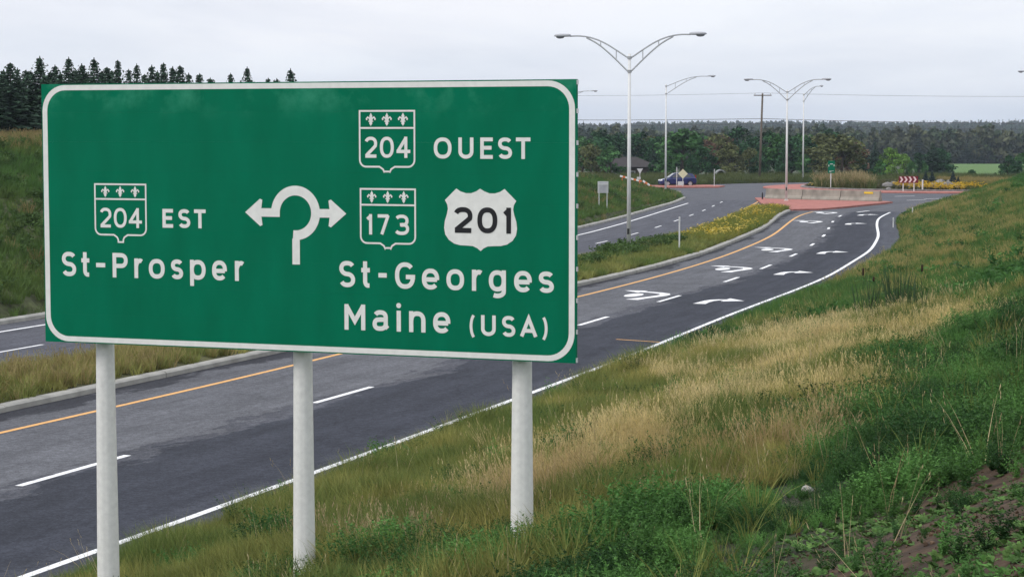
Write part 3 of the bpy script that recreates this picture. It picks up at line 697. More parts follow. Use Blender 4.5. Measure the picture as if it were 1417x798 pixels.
def route_shield(z, x0, x1, yt, yd, yb, ytip, digits, zd=None, th=.034):
    sl, tt = st(*z(x0, yt)); sr, _ = st(*z(x1, yt)); c = (sl + sr) / 2
    td, tb = st(*z((x0 + x1) / 2, yd))[1], st(*(zd or z)((x0 + x1) / 2, yb))[1]; tp = st(*(zd or z)((x0 + x1) / 2, ytip))[1]
    lw = .018; f = Flat(); e = lw / 2; w2 = (sr - sl) / 2 - e; r = .07; k = .035
    half = [(c + w2, tt - e), (c + w2, tb + r)] + arc(c + w2 - r, tb + r, r, r, 0, -90, 6)[1:] + [(c + .085, tb), (c + .045, tb - .025), (c + .032, tb - .05), (c + .03, tp + e)]
    pts = half + [(2 * c - x_, y_) for x_, y_ in half[::-1]]
    f.ribbon(pts, lw, True); f.ribbon([(c - w2, td), (c + w2, td)], lw)
    o = f.build('route_shield', 'sign_white', panel)
    fh = (tt - td) * .74
    for q in (-1, 0, 1): fleur(c + q * (sr - sl) * .285, (tt + td) / 2 - .003, fh, o)
    for it in digits:
        ch, xa, (za, ya), (zb_, yb_) = it
        glyph(ch, st(*za(xa[0], ya))[0], st(*za(xa[1], ya))[0], yb_, zb_, th, 'sign_white', 'numeral', o)
def dig(zz, chars, yt, yb):
    tm = [st(*zz((a + c) / 2, yt + 0))[1] for _, a, c in chars]; bm_ = [st(*zz((a + c) / 2, yb))[1] for _, a, c in chars]
    return [(ch, (a, c), (zz, (yt + yb) / 2), (float(np.mean(tm)), float(np.mean(bm_)))) for ch, a, c in chars]
route_shield(zA, 320, 576, 544, 622, 797, 836, dig(zA, [('2', 348, 405), ('0', 417, 480), ('4', 490, 555)], 665, 762), th=.033)
route_shield(zB, 211, 502, 196, 288, 488, 517, dig(zB, [('2', 240, 306), ('0', 320, 392), ('4', 405, 478)], 333, 442))
z173 = zB; route_shield(zB, 216, 506, 597, 685, 883, 911, dig(zB, [('1', 252, 280), ('7', 306, 372), ('3', 399, 471)], 733, 838))
# interstate-neighbour shield with black numerals
zs = zc(460, 140, 3.8)
pts = [(777, 460), (757, 474), (730, 484), (703, 484), (675, 475), (652, 459), (592, 520), (604, 542), (608, 565), (603, 592), (592, 628), (588, 665), (594, 700), (612, 728), (640, 748), (672, 757), (710, 759), (740, 762), (762, 773), (780, 788)]
hs = [st(*zs(*p)) for p in pts]; cx = (hs[0][0] + hs[-1][0]) / 2
full = hs + [(2 * cx - a, b_) for a, b_ in hs[::-1][1:-1]]
us = Flat().poly(full).build('highway_shield', 'sign_white', panel)
t1_, t0_ = st(*zs(790, 558))[1], st(*zs(790, 694))[1]
class _Z: pass
_d = Flat.__init__
def _init(s): s.b = MB(); s.d = .0055
Flat.__init__ = _init
for ch, a, c in (('2', 637, 737), ('0', 763, 868), ('1', 902, 940)):
    glyph(ch, st(*zs(a, 620))[0], st(*zs(c, 620))[0], t0_, t1_, .050, 'sign_black', 'numeral', us)
Flat.__init__ = _d
# roundabout diagram arrow
f = Flat(); cu = st(409, 294.6); ro, ri = (st(409, 257)[1] - cu[1]), (st(409, 270.4)[1] - cu[1]); rm, tw = (ro + ri) / 2, ro - ri
stem = st(409.8, 330)[0]
f.ribbon(arc(cu[0], cu[1], rm, rm, 180, -97, 48), tw)
f.ribbon([(stem, cu[1] - rm - tw * .35), (stem, st(410, 365.8)[1])], tw * .86)
def head(tip, sgn, x_in):
    s0, t0 = tip; a = .19; w = .135
    f.ribbon([(s0 + sgn * a * .9, t0), (x_in, t0)], tw * .88)
    f.poly([(s0, t0), (s0 + sgn * (a - .015), t0 + w + .008), (s0 + sgn * (a + .012), t0 + w - .004), (s0 + sgn * (a + .0), t0 + tw * .42), (s0 + sgn * (a + .0), t0 - tw * .42), (s0 + sgn * (a + .012), t0 - w + .004), (s0 + sgn * (a - .015), t0 - w - .008)])
head((st(339.5, 294)[0], cu[1]), 1, cu[0] - ri); head((st(479.5, 296.5)[0], cu[1]), -1, cu[0] + rm)
f.build('roundabout_arrow', 'sign_white', panel)
def post_xy(u):
    d = ray(u, 480); o = Vector((0, 0, EYE)); base = SIGN_L - SN * .235; t = (base - o).dot(SN) / d.dot(SN); p = o + d * t
    return Vector((p.x, p.y, SIGN_BOT))
# posts: eight-sided, tapered, standing behind the panel
for u, v_bot, w_t, w_b in ((145.5, 835, .210, .262), (419, 792, .210, .252), (722.5, 746, .212, .258)):
    p = post_xy(u); z0 = float(height(p.x, p.y))
    g = MB(); a0 = math.pi / 8
    g.tube([(p.x, p.y, z0 - .3), (p.x, p.y, SIGN_BOT - .2), (p.x, p.y, SIGN_TOP - .25)], [w_b / 2 * 1.03, w_t / 2 * 1.02, .09], 8, twist=a0)
    po = g.build('post', 'galv', sign)
    md = po.modifiers.new('bevel', 'BEVEL'); md.width = .028; md.segments = 3; md.limit_method = 'ANGLE'; md.angle_limit = math.radians(25)

# ------------------------------------------------------------------ street lamps
def lamp_arm(b, sx, L, rise, z_up, z_lo, r=.035):
    up = [(sx * .08, 0, z_up), (sx * L * .38, 0, z_up + rise * .62), (sx * L * .62, 0, z_up + rise * .90), (sx * L * .82, 0, z_up + rise), (sx * L, 0, z_up + rise * 1.0)]
    lo = [(sx * .08, 0, z_lo), (sx * L * .30, 0, z_lo + (z_up - z_lo + rise) * .45), (sx * L * .52, 0, z_lo + (z_up - z_lo + rise) * .76), (sx * L * .72, 0, z_up + rise * .92)]
    def sm(P):
        P = [Vector(p) for p in P]; Q = []
        for i in range(len(P) - 1):
            a, p, q, c = P[max(i - 1, 0)], P[i], P[i + 1], P[min(i + 2, len(P) - 1)]
            for k in range(5):
                t = k / 5; Q.append(.5 * ((2 * p) + (q - a) * t + (2 * a - 5 * p + 4 * q - c) * t * t + (3 * p - a - 3 * q + c) * t ** 3))
        return Q + [P[-1]]
    b.tube(sm(up), r, 6); b.tube(sm(lo), r, 6)
    for fx in (.22, .48):
        x = sx * L * fx; U = sm(up); W = sm(lo)
        zu = np.interp(abs(x), [abs(p.x) for p in U], [p.z for p in U]); zl = np.interp(abs(x), [abs(p.x) for p in W], [p.z for p in W])
        b.tube([(x, 0, zl), (x, 0, zu)], r * .6, 5)
    return Vector((sx * L, 0, z_up + rise))
def lamp_head(p, sx, root):
    b = MB(); P = [(-.05, .05, .06), (.05, .09, .09), (.25, .14, .10), (.48, .16, .10), (.66, .12, .08), (.74, .05, .04)]
    n = 10
    for dx, w, h in P:
        for k in range(n):
            a = 2 * math.pi * k / n; b.v.append((p.x + sx * dx, p.y + w * math.cos(a), p.z + .02 + h * max(math.sin(a), -.45)))
    for i in range(len(P) - 1):
        for k in range(n): a_, c_ = i * n + k, i * n + (k + 1) % n; b.f.append((a_, c_, c_ + n, a_ + n))
    b.f += [tuple(range(n)), tuple(range((len(P) - 1) * n, len(P) * n))]
    hd = b.build('lamp_head', 'lamp_body', root, smooth=True, fix=True)
    MB().ball((p.x + sx * .46, p.y, p.z - .035), (.2, .12, .075), 10, 6).build('lens', 'lamp_glass', hd, smooth=True)
def make_lamp(H, arms, L, rise, base_w, top_w, dz):
    root = empty('street_lamp')
    MB().tube([(0, 0, -.3), (0, 0, H)], [base_w / 2, top_w / 2], 12).build('pole', 'white_pole', root, smooth=True)
    MB().box((0, 0, .02), (.36, .36, .05)).build('base_plate', 'galv', root)
    MB().box((0, -base_w * .47, .95), (.10, .05, .26)).build('access_cover', 'black', root)
    b = MB(); ends = []
    for sx in arms: ends.append((lamp_arm(b, sx, L, rise, H - .18, H - .18 - dz), sx))
    b.build('arm', 'arm', root)
    for z in (H - .18, H - .18 - dz): MB().tube([(0, 0, z - .06), (0, 0, z + .06)], top_w / 2 + .035, 10).build('collar', 'arm', root)
    for e, sx in ends: lamp_head(e, sx, root)
    return root
dual = make_lamp(9.1, (-1, 1), 2.85, 1.02, .20, .14, .62)
def put(o, p, rz=0.0, **k): o.location = p; o.rotation_euler.z = rz; tag(o, **k); return o
p = flat(870, 349, .2); p1 = ground(870, 349) if False else p
put(dual, (p.x, p.y, .22), -.30, label='white twin-arm street lamp standing in the grass median', cat='street lamp', group='street lamps at the junction')
d2 = copy_tree(dual); p = flat(1088, 277.5, .13); put(d2, p, -.15, label='white twin-arm street lamp on the brick island by the concrete barrier')
single = make_lamp(10.4, (1,), 4.2, .95, .20, .14, .75)
p = flat(921, 262, .1); put(single, p, -.25, label='white single-arm street lamp on the grass corner beside the blue car', cat='street lamp', group='street lamps at the junction')
s2 = copy_tree(single); p = flat(1111, 250, 0); put(s2, p, -1.25, label='white single-arm street lamp beyond the roundabout near the wooden utility pole')
s3 = copy_tree(single); put(s3, (6.3, 272, 0), 0.05, label='single-arm street lamp whose head shows past the big sign edge')
s4 = copy_tree(single); q = at(1411, 98, 193); put(s4, (q.x + 4.7, 193, .2), math.pi + .05, label='single-arm street lamp beyond the bank with its head toward the roundabout')

# ------------------------------------------------------------------ utility poles and wires
def upole(x, y, H, lean, label):
    r = empty('utility_pole', (x, y, 0), label=label, cat='utility pole', group='utility poles')
    MB().tube([(x, y, -.5), (x + lean, y, H)], [.16, .11], 10).build('shaft', 'wood', r, smooth=True)
    MB().box((x + lean, y - .14, H - .25), (2.2, .1, .12)).build('cross_arm', 'wood', r)
    for dx in (-.95, .95): MB().tube([(x + lean + dx, y - .14, H - .2), (x + lean + dx, y - .14, H + .02)], [.04, .05], 8).build('insulator', 'greysign', r)
    return (x + lean, y, H)
ub = flat(1051, 248); T0 = upole(ub.x, ub.y, 10.55, .28, 'leaning wooden utility pole with cross arm beyond the roundabout')
Tl = upole(-26, 330, 12.2, 0, 'wooden utility pole hidden behind the big sign')
Tr = upole(98, 262, 10.8, 0, 'wooden utility pole far along the side road')
def wire(a, b_, sag, lab, r=.022):
    P = []
    for k in range(25):
        t = k / 24; p = Vector(a).lerp(Vector(b_), t); p.z -= sag * 4 * t * (1 - t); P.append(p)
    o = MB().tube(P, r, 5).build('overhead_wire', 'wire'); tag(o, lab, 'wire', 'overhead wires')
for A_, B_, side in ((T0, Tl, 'leaving the utility pole towards the big sign'), (T0, Tr, 'leaving the utility pole towards the far bank')):
    wire((A_[0], A_[1], A_[2] + .05), (B_[0], B_[1], B_[2] + .05), .5, 'thin topmost overhead wire ' + side, .017)
    wire((A_[0], A_[1], A_[2] - 3.1), (B_[0], B_[1], B_[2] - 3.6), .45, 'thick lower cable ' + side, .035)
    wire((A_[0], A_[1], A_[2] - 3.7), (B_[0], B_[1], B_[2] - 4.2), .6, 'lowest overhead cable ' + side, .028)

# ------------------------------------------------------------------ concrete barriers
pa, pb = Vector((21.7, 176.2, .13)), Vector((30.1, 168.6, .13)); dv = (pb - pa); L = dv.length / 3; ud = dv.normalized(); nd = Vector((-ud.y, ud.x, 0))
prof = [(-.30, 0), (-.30, .08), (-.17, .33), (-.10, .84), (.10, .84), (.17, .33), (.30, .08), (.30, 0)]
for k, lab in enumerate(('end concrete barrier block beside the black bollard', 'middle block of the concrete barrier on the brick island', 'concrete barrier block with a yellow plate at its top')):
    c0 = pa + ud * (L * k + .03); c1 = pa + ud * (L * (k + 1) - .03); b = MB()
    r = empty('concrete_barrier', tuple((c0 + c1) / 2), label=lab, cat='barrier', group='concrete barrier blocks')
    for c in (c0, c1):
        for o_, z in prof: q = c + nd * o_; b.v.append((q.x, q.y, c.z + z))
    n = len(prof); b.f = [(i, i + 1, n + i + 1, n + i) for i in range(n - 1)] + [tuple(range(n)), tuple(range(n, 2 * n)), (0, n - 1, 2 * n - 1, n)]
    b.build('block', 'barrier_con', r, fix=True)
    if k == 2:
        c = c0.lerp(c1, .72); c = c - nd * .16
        MB().box((c.x, c.y, c.z + .68), (.85, .02, .15), math.atan2(ud.y, ud.x)).build('yellow_plate', 'yellow', r)
p = flat(1055, 277.5)
r = empty('bollard', p, label='short black bollard at the end of the concrete barrier', cat='bollard')
MB().tube([(p.x, p.y, -.05), (p.x, p.y, .1), (p.x, p.y, .62), (p.x, p.y, .68)], [.09, .065, .06, .03], 10).build('shaft', 'black', r)
MB().box((p.x, p.y, .03), (.24, .24, .06)).build('foot', 'black', r)

# ------------------------------------------------------------------ small signs, stakes
def post_at(p, z0, z1, r, root, m='greysign'): MB().tube([(p[0], p[1], z0), (p[0], p[1], z1)], r, 6).build('post', m, root)
def plate(name, cx, y, cz, w, h, m, root, th=.02, rz=0.0, tilt=0.0):
    R_ = Matrix.Rotation(rz, 3, 'Z') @ Matrix.Rotation(tilt, 3, 'Y'); return MB().box((cx, y, cz), (w, th, h), M3=R_).build(name, m, root)
# white two-post sign seen from behind on the far bank
y0 = 139.0; c = at(834.5, 259, y0); g = float(height(c.x, y0))
r = empty('traffic_sign', (c.x, y0, g), label='square white sign back on two thin posts on the far bank', cat='sign')
plate('panel', c.x, y0, c.z, .72, .78, 'greysign', r, .02); 
for dx in (-.27, .27): post_at((c.x + dx, y0 - .04), g - .2, c.z + .33, .028, r)
plate('brace', c.x, y0 - .085, c.z + .2, .66, .07, 'white_pole', r, .03); plate('edge_frame', c.x, y0 - .02, c.z, .62, .68, 'rim', r, .012)
# inverted triangle (yield) seen from behind
c = at(885.5, 237, 218); r = empty('yield_sign', (c.x, 218, 0), label='pale inverted triangle yield sign beside the striped barrier boards', cat='sign')
b = MB(); hw = .32
for yy in (217.98, 218.0): b.v += [(c.x - hw, yy, c.z + .28), (c.x + hw, yy, c.z + .28), (c.x, yy, c.z - .3)]
b.f = [(0, 1, 2), (5, 4, 3), (0, 3, 4, 1), (1, 4, 5, 2), (2, 5, 3, 0)]; b.build('panel', 'greysign', r); post_at((c.x, 218.06), -.2, c.z + .2, .03, r); plate('lower_plate', c.x - .12, 217.97, c.z - .72, .4, .24, 'greysign', r)
# cream diamond with small plate
c = at(945, 240.5, 215); r = empty('warning_sign', (c.x, 215, .1), label='cream diamond warning sign with a small white plate below, in front of the blue car', cat='sign')
plate('panel', c.x, 215, c.z, .72, .72, 'cream', r, .02, 0, math.pi / 4); plate('lower_plate', c.x - .22, 214.98, c.z - 1.0, .62, .42, 'greysign', r); post_at((c.x, 215.06), 0, c.z + .3, .032, r)
# signs seen edge-on
for u, vt, vb, lab in ((936.5, 231, 259, 'narrow edge-on sign on a thin grey post beside the diamond sign'), (988.5, 234, 259, 'narrow edge-on sign on a thin grey post by the far road edge')):
    yy = 217.0; c = at(u, vt, yy); r = empty('traffic_sign', (c.x, yy, 0), label=lab, cat='sign')
    post_at((c.x, yy), -.1, c.z, .035, r); plate('panel', c.x, yy - .05, c.z - .25, .5, .45, 'greysign', r, .02, math.radians(76)); plate('lower_plate', c.x, yy - .05, c.z - .95, .36, .3, 'greysign', r, .02, math.radians(70))
# chevron board on the island
yy = 198.6; c = at(1257, 248.5, yy); r = empty('chevron_sign', (c.x, yy, 0), label='dark red chevron board with four pale arrows on the roundabout', cat='sign')
plate('panel', c.x, yy, c.z, 1.86, .66, 'red', r, .03)
for k in range(4):
    x0 = c.x - .8 + k * .43; b = MB()
    for yq in (yy - .019, yy - .017): b.v += [(x0 + a, yq, c.z + h_) for a, h_ in ((-.06, .27), (.12, .27), (.30, 0), (.12, -.27), (-.06, -.27), (.12, 0))]
    b.f = [(0, 1, 2, 5), (5, 2, 3, 4), (11, 8, 7, 6), (10, 9, 8, 11)]; b.build('chevron', 'pink', r)
for u in (1250, 1265): q = at(u, 250, yy); post_at((q.x, yy + .06), -.1, c.z + .2, .05, r, 'white_pole')
for u, vt, vb, lab in ((1276.5, 248.5, 266, 'plain white marker post beside the chevron board'), (1262.5, 287, 301, 'thin white stake on the golden grass edge by the roundabout entry'), (1236, 301, 317, 'thin white stake at the bend of the edge line'), (940, 300, 348, 'thin white stake in the flowering median')):
    if u == 940: p = flat(u, vb, .2)
    elif u > 1270: p = flat(u, vb)
    else: p = ground(u, vb)
    top = at(u, vt, p.y).z
    r = empty('marker_post', p, label=lab, cat='post'); post_at(p, p.z - .1, top, .035 if u != 1276.5 else .075, r, 'white_pole')
    plate('reflector', p.x, p.y - .04, top - .15, .07, .16, 'greysign', r, .01)
# small green sign
yy = 206.0; c = at(1150.5, 231, yy); r = empty('direction_sign', (c.x, yy, .5), label='small green direction sign above the tall grasses on the roundabout', cat='sign')
plate('panel', c.x, yy, c.z, .68, 1.22, 'sign_green', r, .03); post_at((c.x - .04, yy + .05), .3, c.z, .05, r, 'white_pole')
for dx, dz, w, h in ((-.26, .12, .06, .18), (.26, .16, .06, .18), (0, .28, .3, .05), (0, -.40, .46, .03), (-.1, -.48, .2, .04)): plate('marking', c.x + dx, yy - .02, c.z + dz, w, h, 'sign_white', r, .008)
# striped barrier boards along the bank edge
def striped(pA, pB, lab):
    r = empty('barrier_board', pA, label=lab, cat='barrier', group='striped barrier boards'); d = pB - pA; Ln = d.length; nst = max(4, int(Ln / .28)); xa = math.atan2(d.y, d.x); R_ = d.to_track_quat('X', 'Z').to_matrix()
    for k in range(nst):
        c = pA + d * ((k + .5) / nst); MB().box(c, (Ln / nst * .998, .05, .17), M3=R_).build('stripe', 'orange' if k % 2 else 'white_pole', r)
    for t in (.1, .9):
        c = pA + d * t; g = float(height(c.x, c.y)); MB().box((c.x, c.y + .06, (c.z + g - .2) / 2), (.08, .05, max(.3, c.z - g + .2))).build('leg', 'orange', r)
A1, A2, A3 = at(858, 243.5, 203), at(888, 251, 202), at(909, 263, 201)
striped(A1, A2, 'upper orange and white striped barrier board on the far bank'); striped(A2 + Vector((.12, .1, .05)), A3, 'lower orange and white striped barrier board sloping down the far bank')
# concrete block at the corner
c = flat(929, 270, .15); b = MB()
b.box((c.x, c.y + 1, .2), (1.9, 1.0, .55), -.1); o = b.build('concrete_block', 'barrier_con'); md = o.modifiers.new('b', 'BEVEL'); md.width = .05; md.segments = 2
tag(o, 'low pale concrete block at the grass corner below the street lamp', 'block')

# ------------------------------------------------------------------ blue hatchback
def car():
    base = at(937, 257.5, 221); r = empty('car', (0, 0, 0), label='dark blue hatchback leaving the roundabout behind the diamond sign', cat='car')
    # stations along x (front at -x): x, half width, belt height, sill height
    st_ = [(-1.95, .62, .56, .30), (-1.85, .74, .70, .24), (-1.55, .82, .80, .22), (-.95, .85, .90, .22), (0, .86, .93, .22), (1.0, .86, .97, .22), (1.65, .83, 1.0, .24), (1.9, .76, .95, .28), (1.96, .70, .80, .34)]
    b = MB()
    for x, w, h, s in st_: b.v += [(x, -w * .9, s), (x, -w, s + .15), (x, -w, h - .12), (x, -w * .93, h), (x, w * .93, h), (x, w, h - .12), (x, w, s + .15), (x, w * .9, s)]
    for i in range(len(st_) - 1):
        for k in range(8): a, c = i * 8 + k, i * 8 + (k + 1) % 8; b.f.append((a, c, c + 8, a + 8))
    b.f += [tuple(range(8)), tuple(range((len(st_) - 1) * 8, len(st_) * 8))]; b.build('body', 'carblue', r, smooth=False, fix=True)
    def house(name, m, ins, z0, roof):
        g = MB(); P = [(-1.05 + ins, .78, z0), (-.35 + ins * .5, .64, roof - .06), (.15, .62, roof), (1.0, .62, roof - .02), (1.55 - ins * .4, .64, roof - .12), (1.86 - ins, .76, z0)]
        for x, w, z in P: g.v += [(x, -w - (.0), z), (x, w, z)]
        for i in range(5): g.f.append((2 * i, 2 * i + 1, 2 * i + 3, 2 * i + 2))
        g.f += [tuple(2 * i for i in range(6)), tuple(2 * i + 1 for i in range(6))]; return g.build(name, m, r, fix=True)
    house('cabin', 'carblue', 0, .90, 1.47)
    for sgn in (-1, 1):
        for nm, Q in (('front_window', [(-.82, .97), (-.28, 1.38), (.30, 1.40), (.30, .98)]), ('rear_window', [(.38, .98), (.38, 1.40), (1.05, 1.38), (1.42, 1.0)])):
            g = MB()
            for off in (.0, .02): g.v += [(x, sgn * (.795 - (z - .9) * .26 + off - .005), z) for x, z in Q]
            g.f = [(0, 1, 2, 3), (4, 5, 6, 7)] + [(i, (i + 1) % 4, 4 + (i + 1) % 4, 4 + i) for i in range(4)]; g.build(nm, 'winglass', r, fix=True)
        for x in (-1.2, 1.25):
            w = MB().tube([(x, sgn * .66, .31), (x, sgn * .87, .31)], .31, 18).build('wheel', 'tyre', r)
            MB().tube([(x, sgn * .85, .31), (x, sgn * .885, .31)], .20, 14).build('rim', 'rim', w)
        MB().ball((-1.78, sgn * .60, .66), (.17, .16, .09), 8, 6).build('headlight', 'headlamp', r, smooth=True)
        MB().box((1.86, sgn * .66, 1.05), (.10, .14, .34)).build('tail_light', 'taillamp', r)
        MB().ball((-.72, sgn * .93, .98), (.07, .09, .07), 8, 5).build('wing_mirror', 'carblue', r, smooth=True)
    g = MB(); g.v = [(-1.03, -.70, .94), (-1.03, .70, .94), (-.40, .58, 1.40), (-.40, -.58, 1.40)]; g.v += [(a - .02, b_, c + .015) for a, b_, c in g.v]; g.f = [(0, 1, 2, 3), (4, 5, 6, 7), (0, 1, 5, 4), (1, 2, 6, 5), (2, 3, 7, 6), (3, 0, 4, 7)]; g.build('windscreen', 'winglass', r, fix=True)
    r.location = (base.x, 221, .0); r.rotation_euler.z = .12
car()

# ------------------------------------------------------------------ house and arched shelter beyond
def house():
    c = at(884, 245, 290); r = empty('house', (c.x, 290, -.6), label='low brown house with grey hipped roof behind the yield sign', cat='house')
    x0, x1, y0_, y1_ = c.x - 5.5, c.x + 2.4, 286, 294; zb, ze, zr = -1.2, 1.0, 2.35
    MB().box(((x0 + x1) / 2, 290, (zb + ze) / 2), (x1 - x0, 8, ze - zb)).build('wall', 'housewall', r)
    b = MB(); e = .5; b.v = [(x0 - e, y0_ - e, ze), (x1 + e, y0_ - e, ze), (x1 + e, y1_ + e, ze), (x0 - e, y1_ + e, ze), (x0 + 2.4, 290, zr), (x1 - 2.8, 290, zr)]
    b.f = [(0, 1, 5, 4), (1, 2, 5), (2, 3, 4, 5), (3, 0, 4), (3, 2, 1, 0)]; ro = b.build('roof', 'roof', r, fix=True)
    MB().box((x0 + 3, 290.6, zr + .2), (.5, .5, .9)).build('chimney', 'housewall', ro)
    for wx in (x0 + 1.6, x0 + 4.2): w = MB().box((wx, y0_ - .02, 0), (1.1, .06, .9)).build('window', 'white_pole', r); MB().box((wx, y0_ - .06, 0), (.95, .04, .75)).build('pane', 'winglass', w)
    MB().box((x1 - 1.1, y0_ - .03, -.35), (.9, .06, 1.7)).build('door', 'roof', r)
house()
c = at(997, 252, 262); r = empty('shelter', (c.x, 262, 0), label='small pale grey arched shelter by the hedge beyond the road', cat='shelter')
b = MB(); n = 12
for yy in (261.2, 263.2):
    for rad in (.72, .60):
        for k in range(n + 1): a = math.pi * k / n; b.v.append((c.x + rad * math.cos(a) * 1.0, yy, -.3 + .55 + (rad + .1) * math.sin(a) if 0 < k < n else -.4))
m_ = n + 1
for k in range(n):
    b.f += [(k, k + 1, 2 * m_ + k + 1, 2 * m_ + k), (m_ + k, m_ + k + 1, 3 * m_ + k + 1, 3 * m_ + k), (k, k + 1, m_ + k + 1, m_ + k), (2 * m_ + k, 2 * m_ + k + 1, 3 * m_ + k + 1, 3 * m_ + k)]
b.build('arch_cover', 'shelter', r, fix=True); MB().box((c.x, 263.1, .25), (1.1, .05, 1.2)).build('back_panel', 'dark', r)

# ------------------------------------------------------------------ trees
def quad(b, c, ax, ay, tone):
    b.v += [tuple(c - ax - ay), tuple(c + ax - ay * .6), tuple(c + ax * .55 + ay), tuple(c - ax * .75 + ay * .8)]; n = len(b.v)
    b.f.append((n - 4, n - 3, n - 2, n - 1)); b.t += [tone] * 4
def rvec():
    while True:
        v = Vector((random.uniform(-1, 1), random.uniform(-1, 1), random.uniform(-1, 1)))
        if .05 < v.length < 1: return v.normalized()
def spruce_mesh(H, R, seed, levels=34, m='needle', low=.06, rag=.25):
    random.seed(seed); tr = MB(); tr.tube([(0, 0, -.3), (0, 0, H * .5), (0, 0, H * .985)], [H * .018, H * .01, .01], 7)
    b = MB(); ph = random.uniform(0, 6)
    for i in range(levels):
        t = low + (1 - low) * (i / levels) ** .92; z = H * t; L0 = R * (1 - t) ** .92 + .012 * H
        nb = 9 if t < .75 else 6
        for k in range(nb):
            a = ph + i * 2.4 + 2 * math.pi * k / nb + random.uniform(-.25, .25); L = L0 * random.uniform(1 - rag, 1 + rag * .6)
            d = Vector((math.cos(a), math.sin(a), 0)); sd_ = Vector((-d.y, d.x, 0)); tone = random.uniform(.7, 1.35)
            ns = max(2, int(L / (.03 * H + .05))); up_end = .22
            for s in range(ns):
                f_ = (s + .8) / ns; c = Vector((0, 0, z)) + d * (L * f_) + Vector((0, 0, -L * .38 * f_ + L * up_end * f_ * f_ + random.uniform(-.05, .05)))
                w = (.20 + .16 * random.random()) * (1.15 - .6 * f_) * (.09 * H + .5) * (.26 + .74 * (1 - t))
                quad(b, c, d * w * .9 + Vector((0, 0, -.05)), sd_ * w * .75 + Vector((0, 0, random.uniform(-.08, .08))), tone * (.85 + .3 * f_))
                quad(b, c - Vector((0, 0, .012 * H)), (d if s % 2 else sd_) * w * .8 + sd_ * .05, Vector((0, 0, 1)) * w * .55 + sd_ * random.uniform(-.1, .1), tone * .85)
    for k in range(9): quad(b, Vector((0, 0, H * (.90 + .011 * k))), Vector((math.cos(k * 2), math.sin(k * 2), 0)) * (.016 - .0014 * k) * H, Vector((0, 0, .016 * H)), 1.1)
    return tr, b
def tree_mesh(H, R, seed, n_cl=46, n_lf=34, low=.12, leaf=.17, shape=1.0):
    random.seed(seed); tr = MB(); b = MB()
    top = H * .72; tr.tube([(0, 0, -.3), (random.uniform(-.1, .1), 0, H * .25), (random.uniform(-.2, .2), .1, top)], [H * .028, H * .022, .03], 8)
    for k in range(n_cl):
        t = low + (1 - low) * random.random() ** .8; rr = R * (math.sin(math.pi * min(1, .16 + .80 * t)) ** .7) * (1.0 if shape == 1 else (1 - t * .5))
        a = random.uniform(0, 2 * math.pi); q = random.random() ** .45
        c = Vector((rr * q * math.cos(a), rr * q * math.sin(a), H * (.06 + .90 * t) + random.uniform(-.15, .15)))
        cr = R * random.uniform(.20, .42); tone = random.uniform(.5, 1.7)
        if k < 9: tr.tube([(0, 0, c.z * .55), tuple(c * .6 + Vector((0, 0, c.z * .22))), tuple(c)], [.06, .04, .012], 5)
        for j in range(n_lf):
            v = rvec(); p = c + Vector((v.x, v.y, v.z * .75)) * cr * random.random() ** .35
            ax = rvec() * leaf * random.uniform(.6, 1.3); ay = ax.cross(rvec()).normalized() * leaf * random.uniform(.5, 1.0)
            quad(b, p, ax, ay, tone * random.uniform(.8, 1.2))
    return tr, b
def tree_proto(name, mb, m):
    r = empty(name); mb[0].build('trunk', 'bark', r, smooth=True); mb[1].build('crown', m, r); return r
used = {}
def plant(proto, x, y, z, s, rz, label, cat, group, sxy=1.0):
    o = proto if proto not in used else copy_tree(proto); used[proto] = 1
    o.location = (x, y, z); o.rotation_euler.z = rz; o.scale = (s * sxy, s * sxy, s); return tag(o, label, cat, group)
SPR = [tree_proto('spruce_tree', spruce_mesh(7.0, 2.1 + .25 * (k % 2), 30 + k, 30, rag=.24 + .08 * k), 'needle') for k in range(4)]
# row of spruces along the top of the far bank: (photo x, photo y of the tip, distance)
tips = [(-22, 92, 118), (14, 86, 120), (36, 96, 138), (55, 78, 124), (76, 90, 140), (95, 79, 128), (84, 100, 150), (113, 88, 134), (130, 80, 137), (148, 92, 146), (163, 82, 140), (178, 95, 152), (189, 88, 146),
        (210, 90, 152), (226, 86, 150), (239, 92, 156), (249, 90, 158), (261, 101, 166), (276, 101, 165), (291, 107, 174), (319, 101, 170), (342, 92, 166), (371, 107, 180), (383, 108, 184), (402, 95, 172), (297, 112, 180), (-2, 104, 132), (26, 108, 150), (66, 106, 155), (430, 118, 186), (470, 120, 190), (5, 96, 126), (45, 100, 132), (24, 94, 124), (105, 96, 142), (140, 98, 148), (-12, 98, 122), (70, 98, 136), (120, 100, 150), (155, 98, 156), (200, 102, 160), (218, 98, 160)]
random.seed(5)
for i, (u, v, yy) in enumerate(tips):
    p = at(u, v, yy); z = float(height(p.x, yy)) - .1; Hh = p.z - z
    plant(SPR[i % 4], p.x, yy, z, Hh / 7.0, random.uniform(0, 6), 'dark spruce on the far bank standing clear of the big sign' if u < 56 else 'dark spruce of the dense row showing above the top edge of the big sign' if u < 285 else 'lone dark spruce tip showing above the sign edge apart from the dense row', 'tree', 'spruces on the far bank', (1.35 if u < 150 else 1.05) + .45 * random.random())
KIND = {}
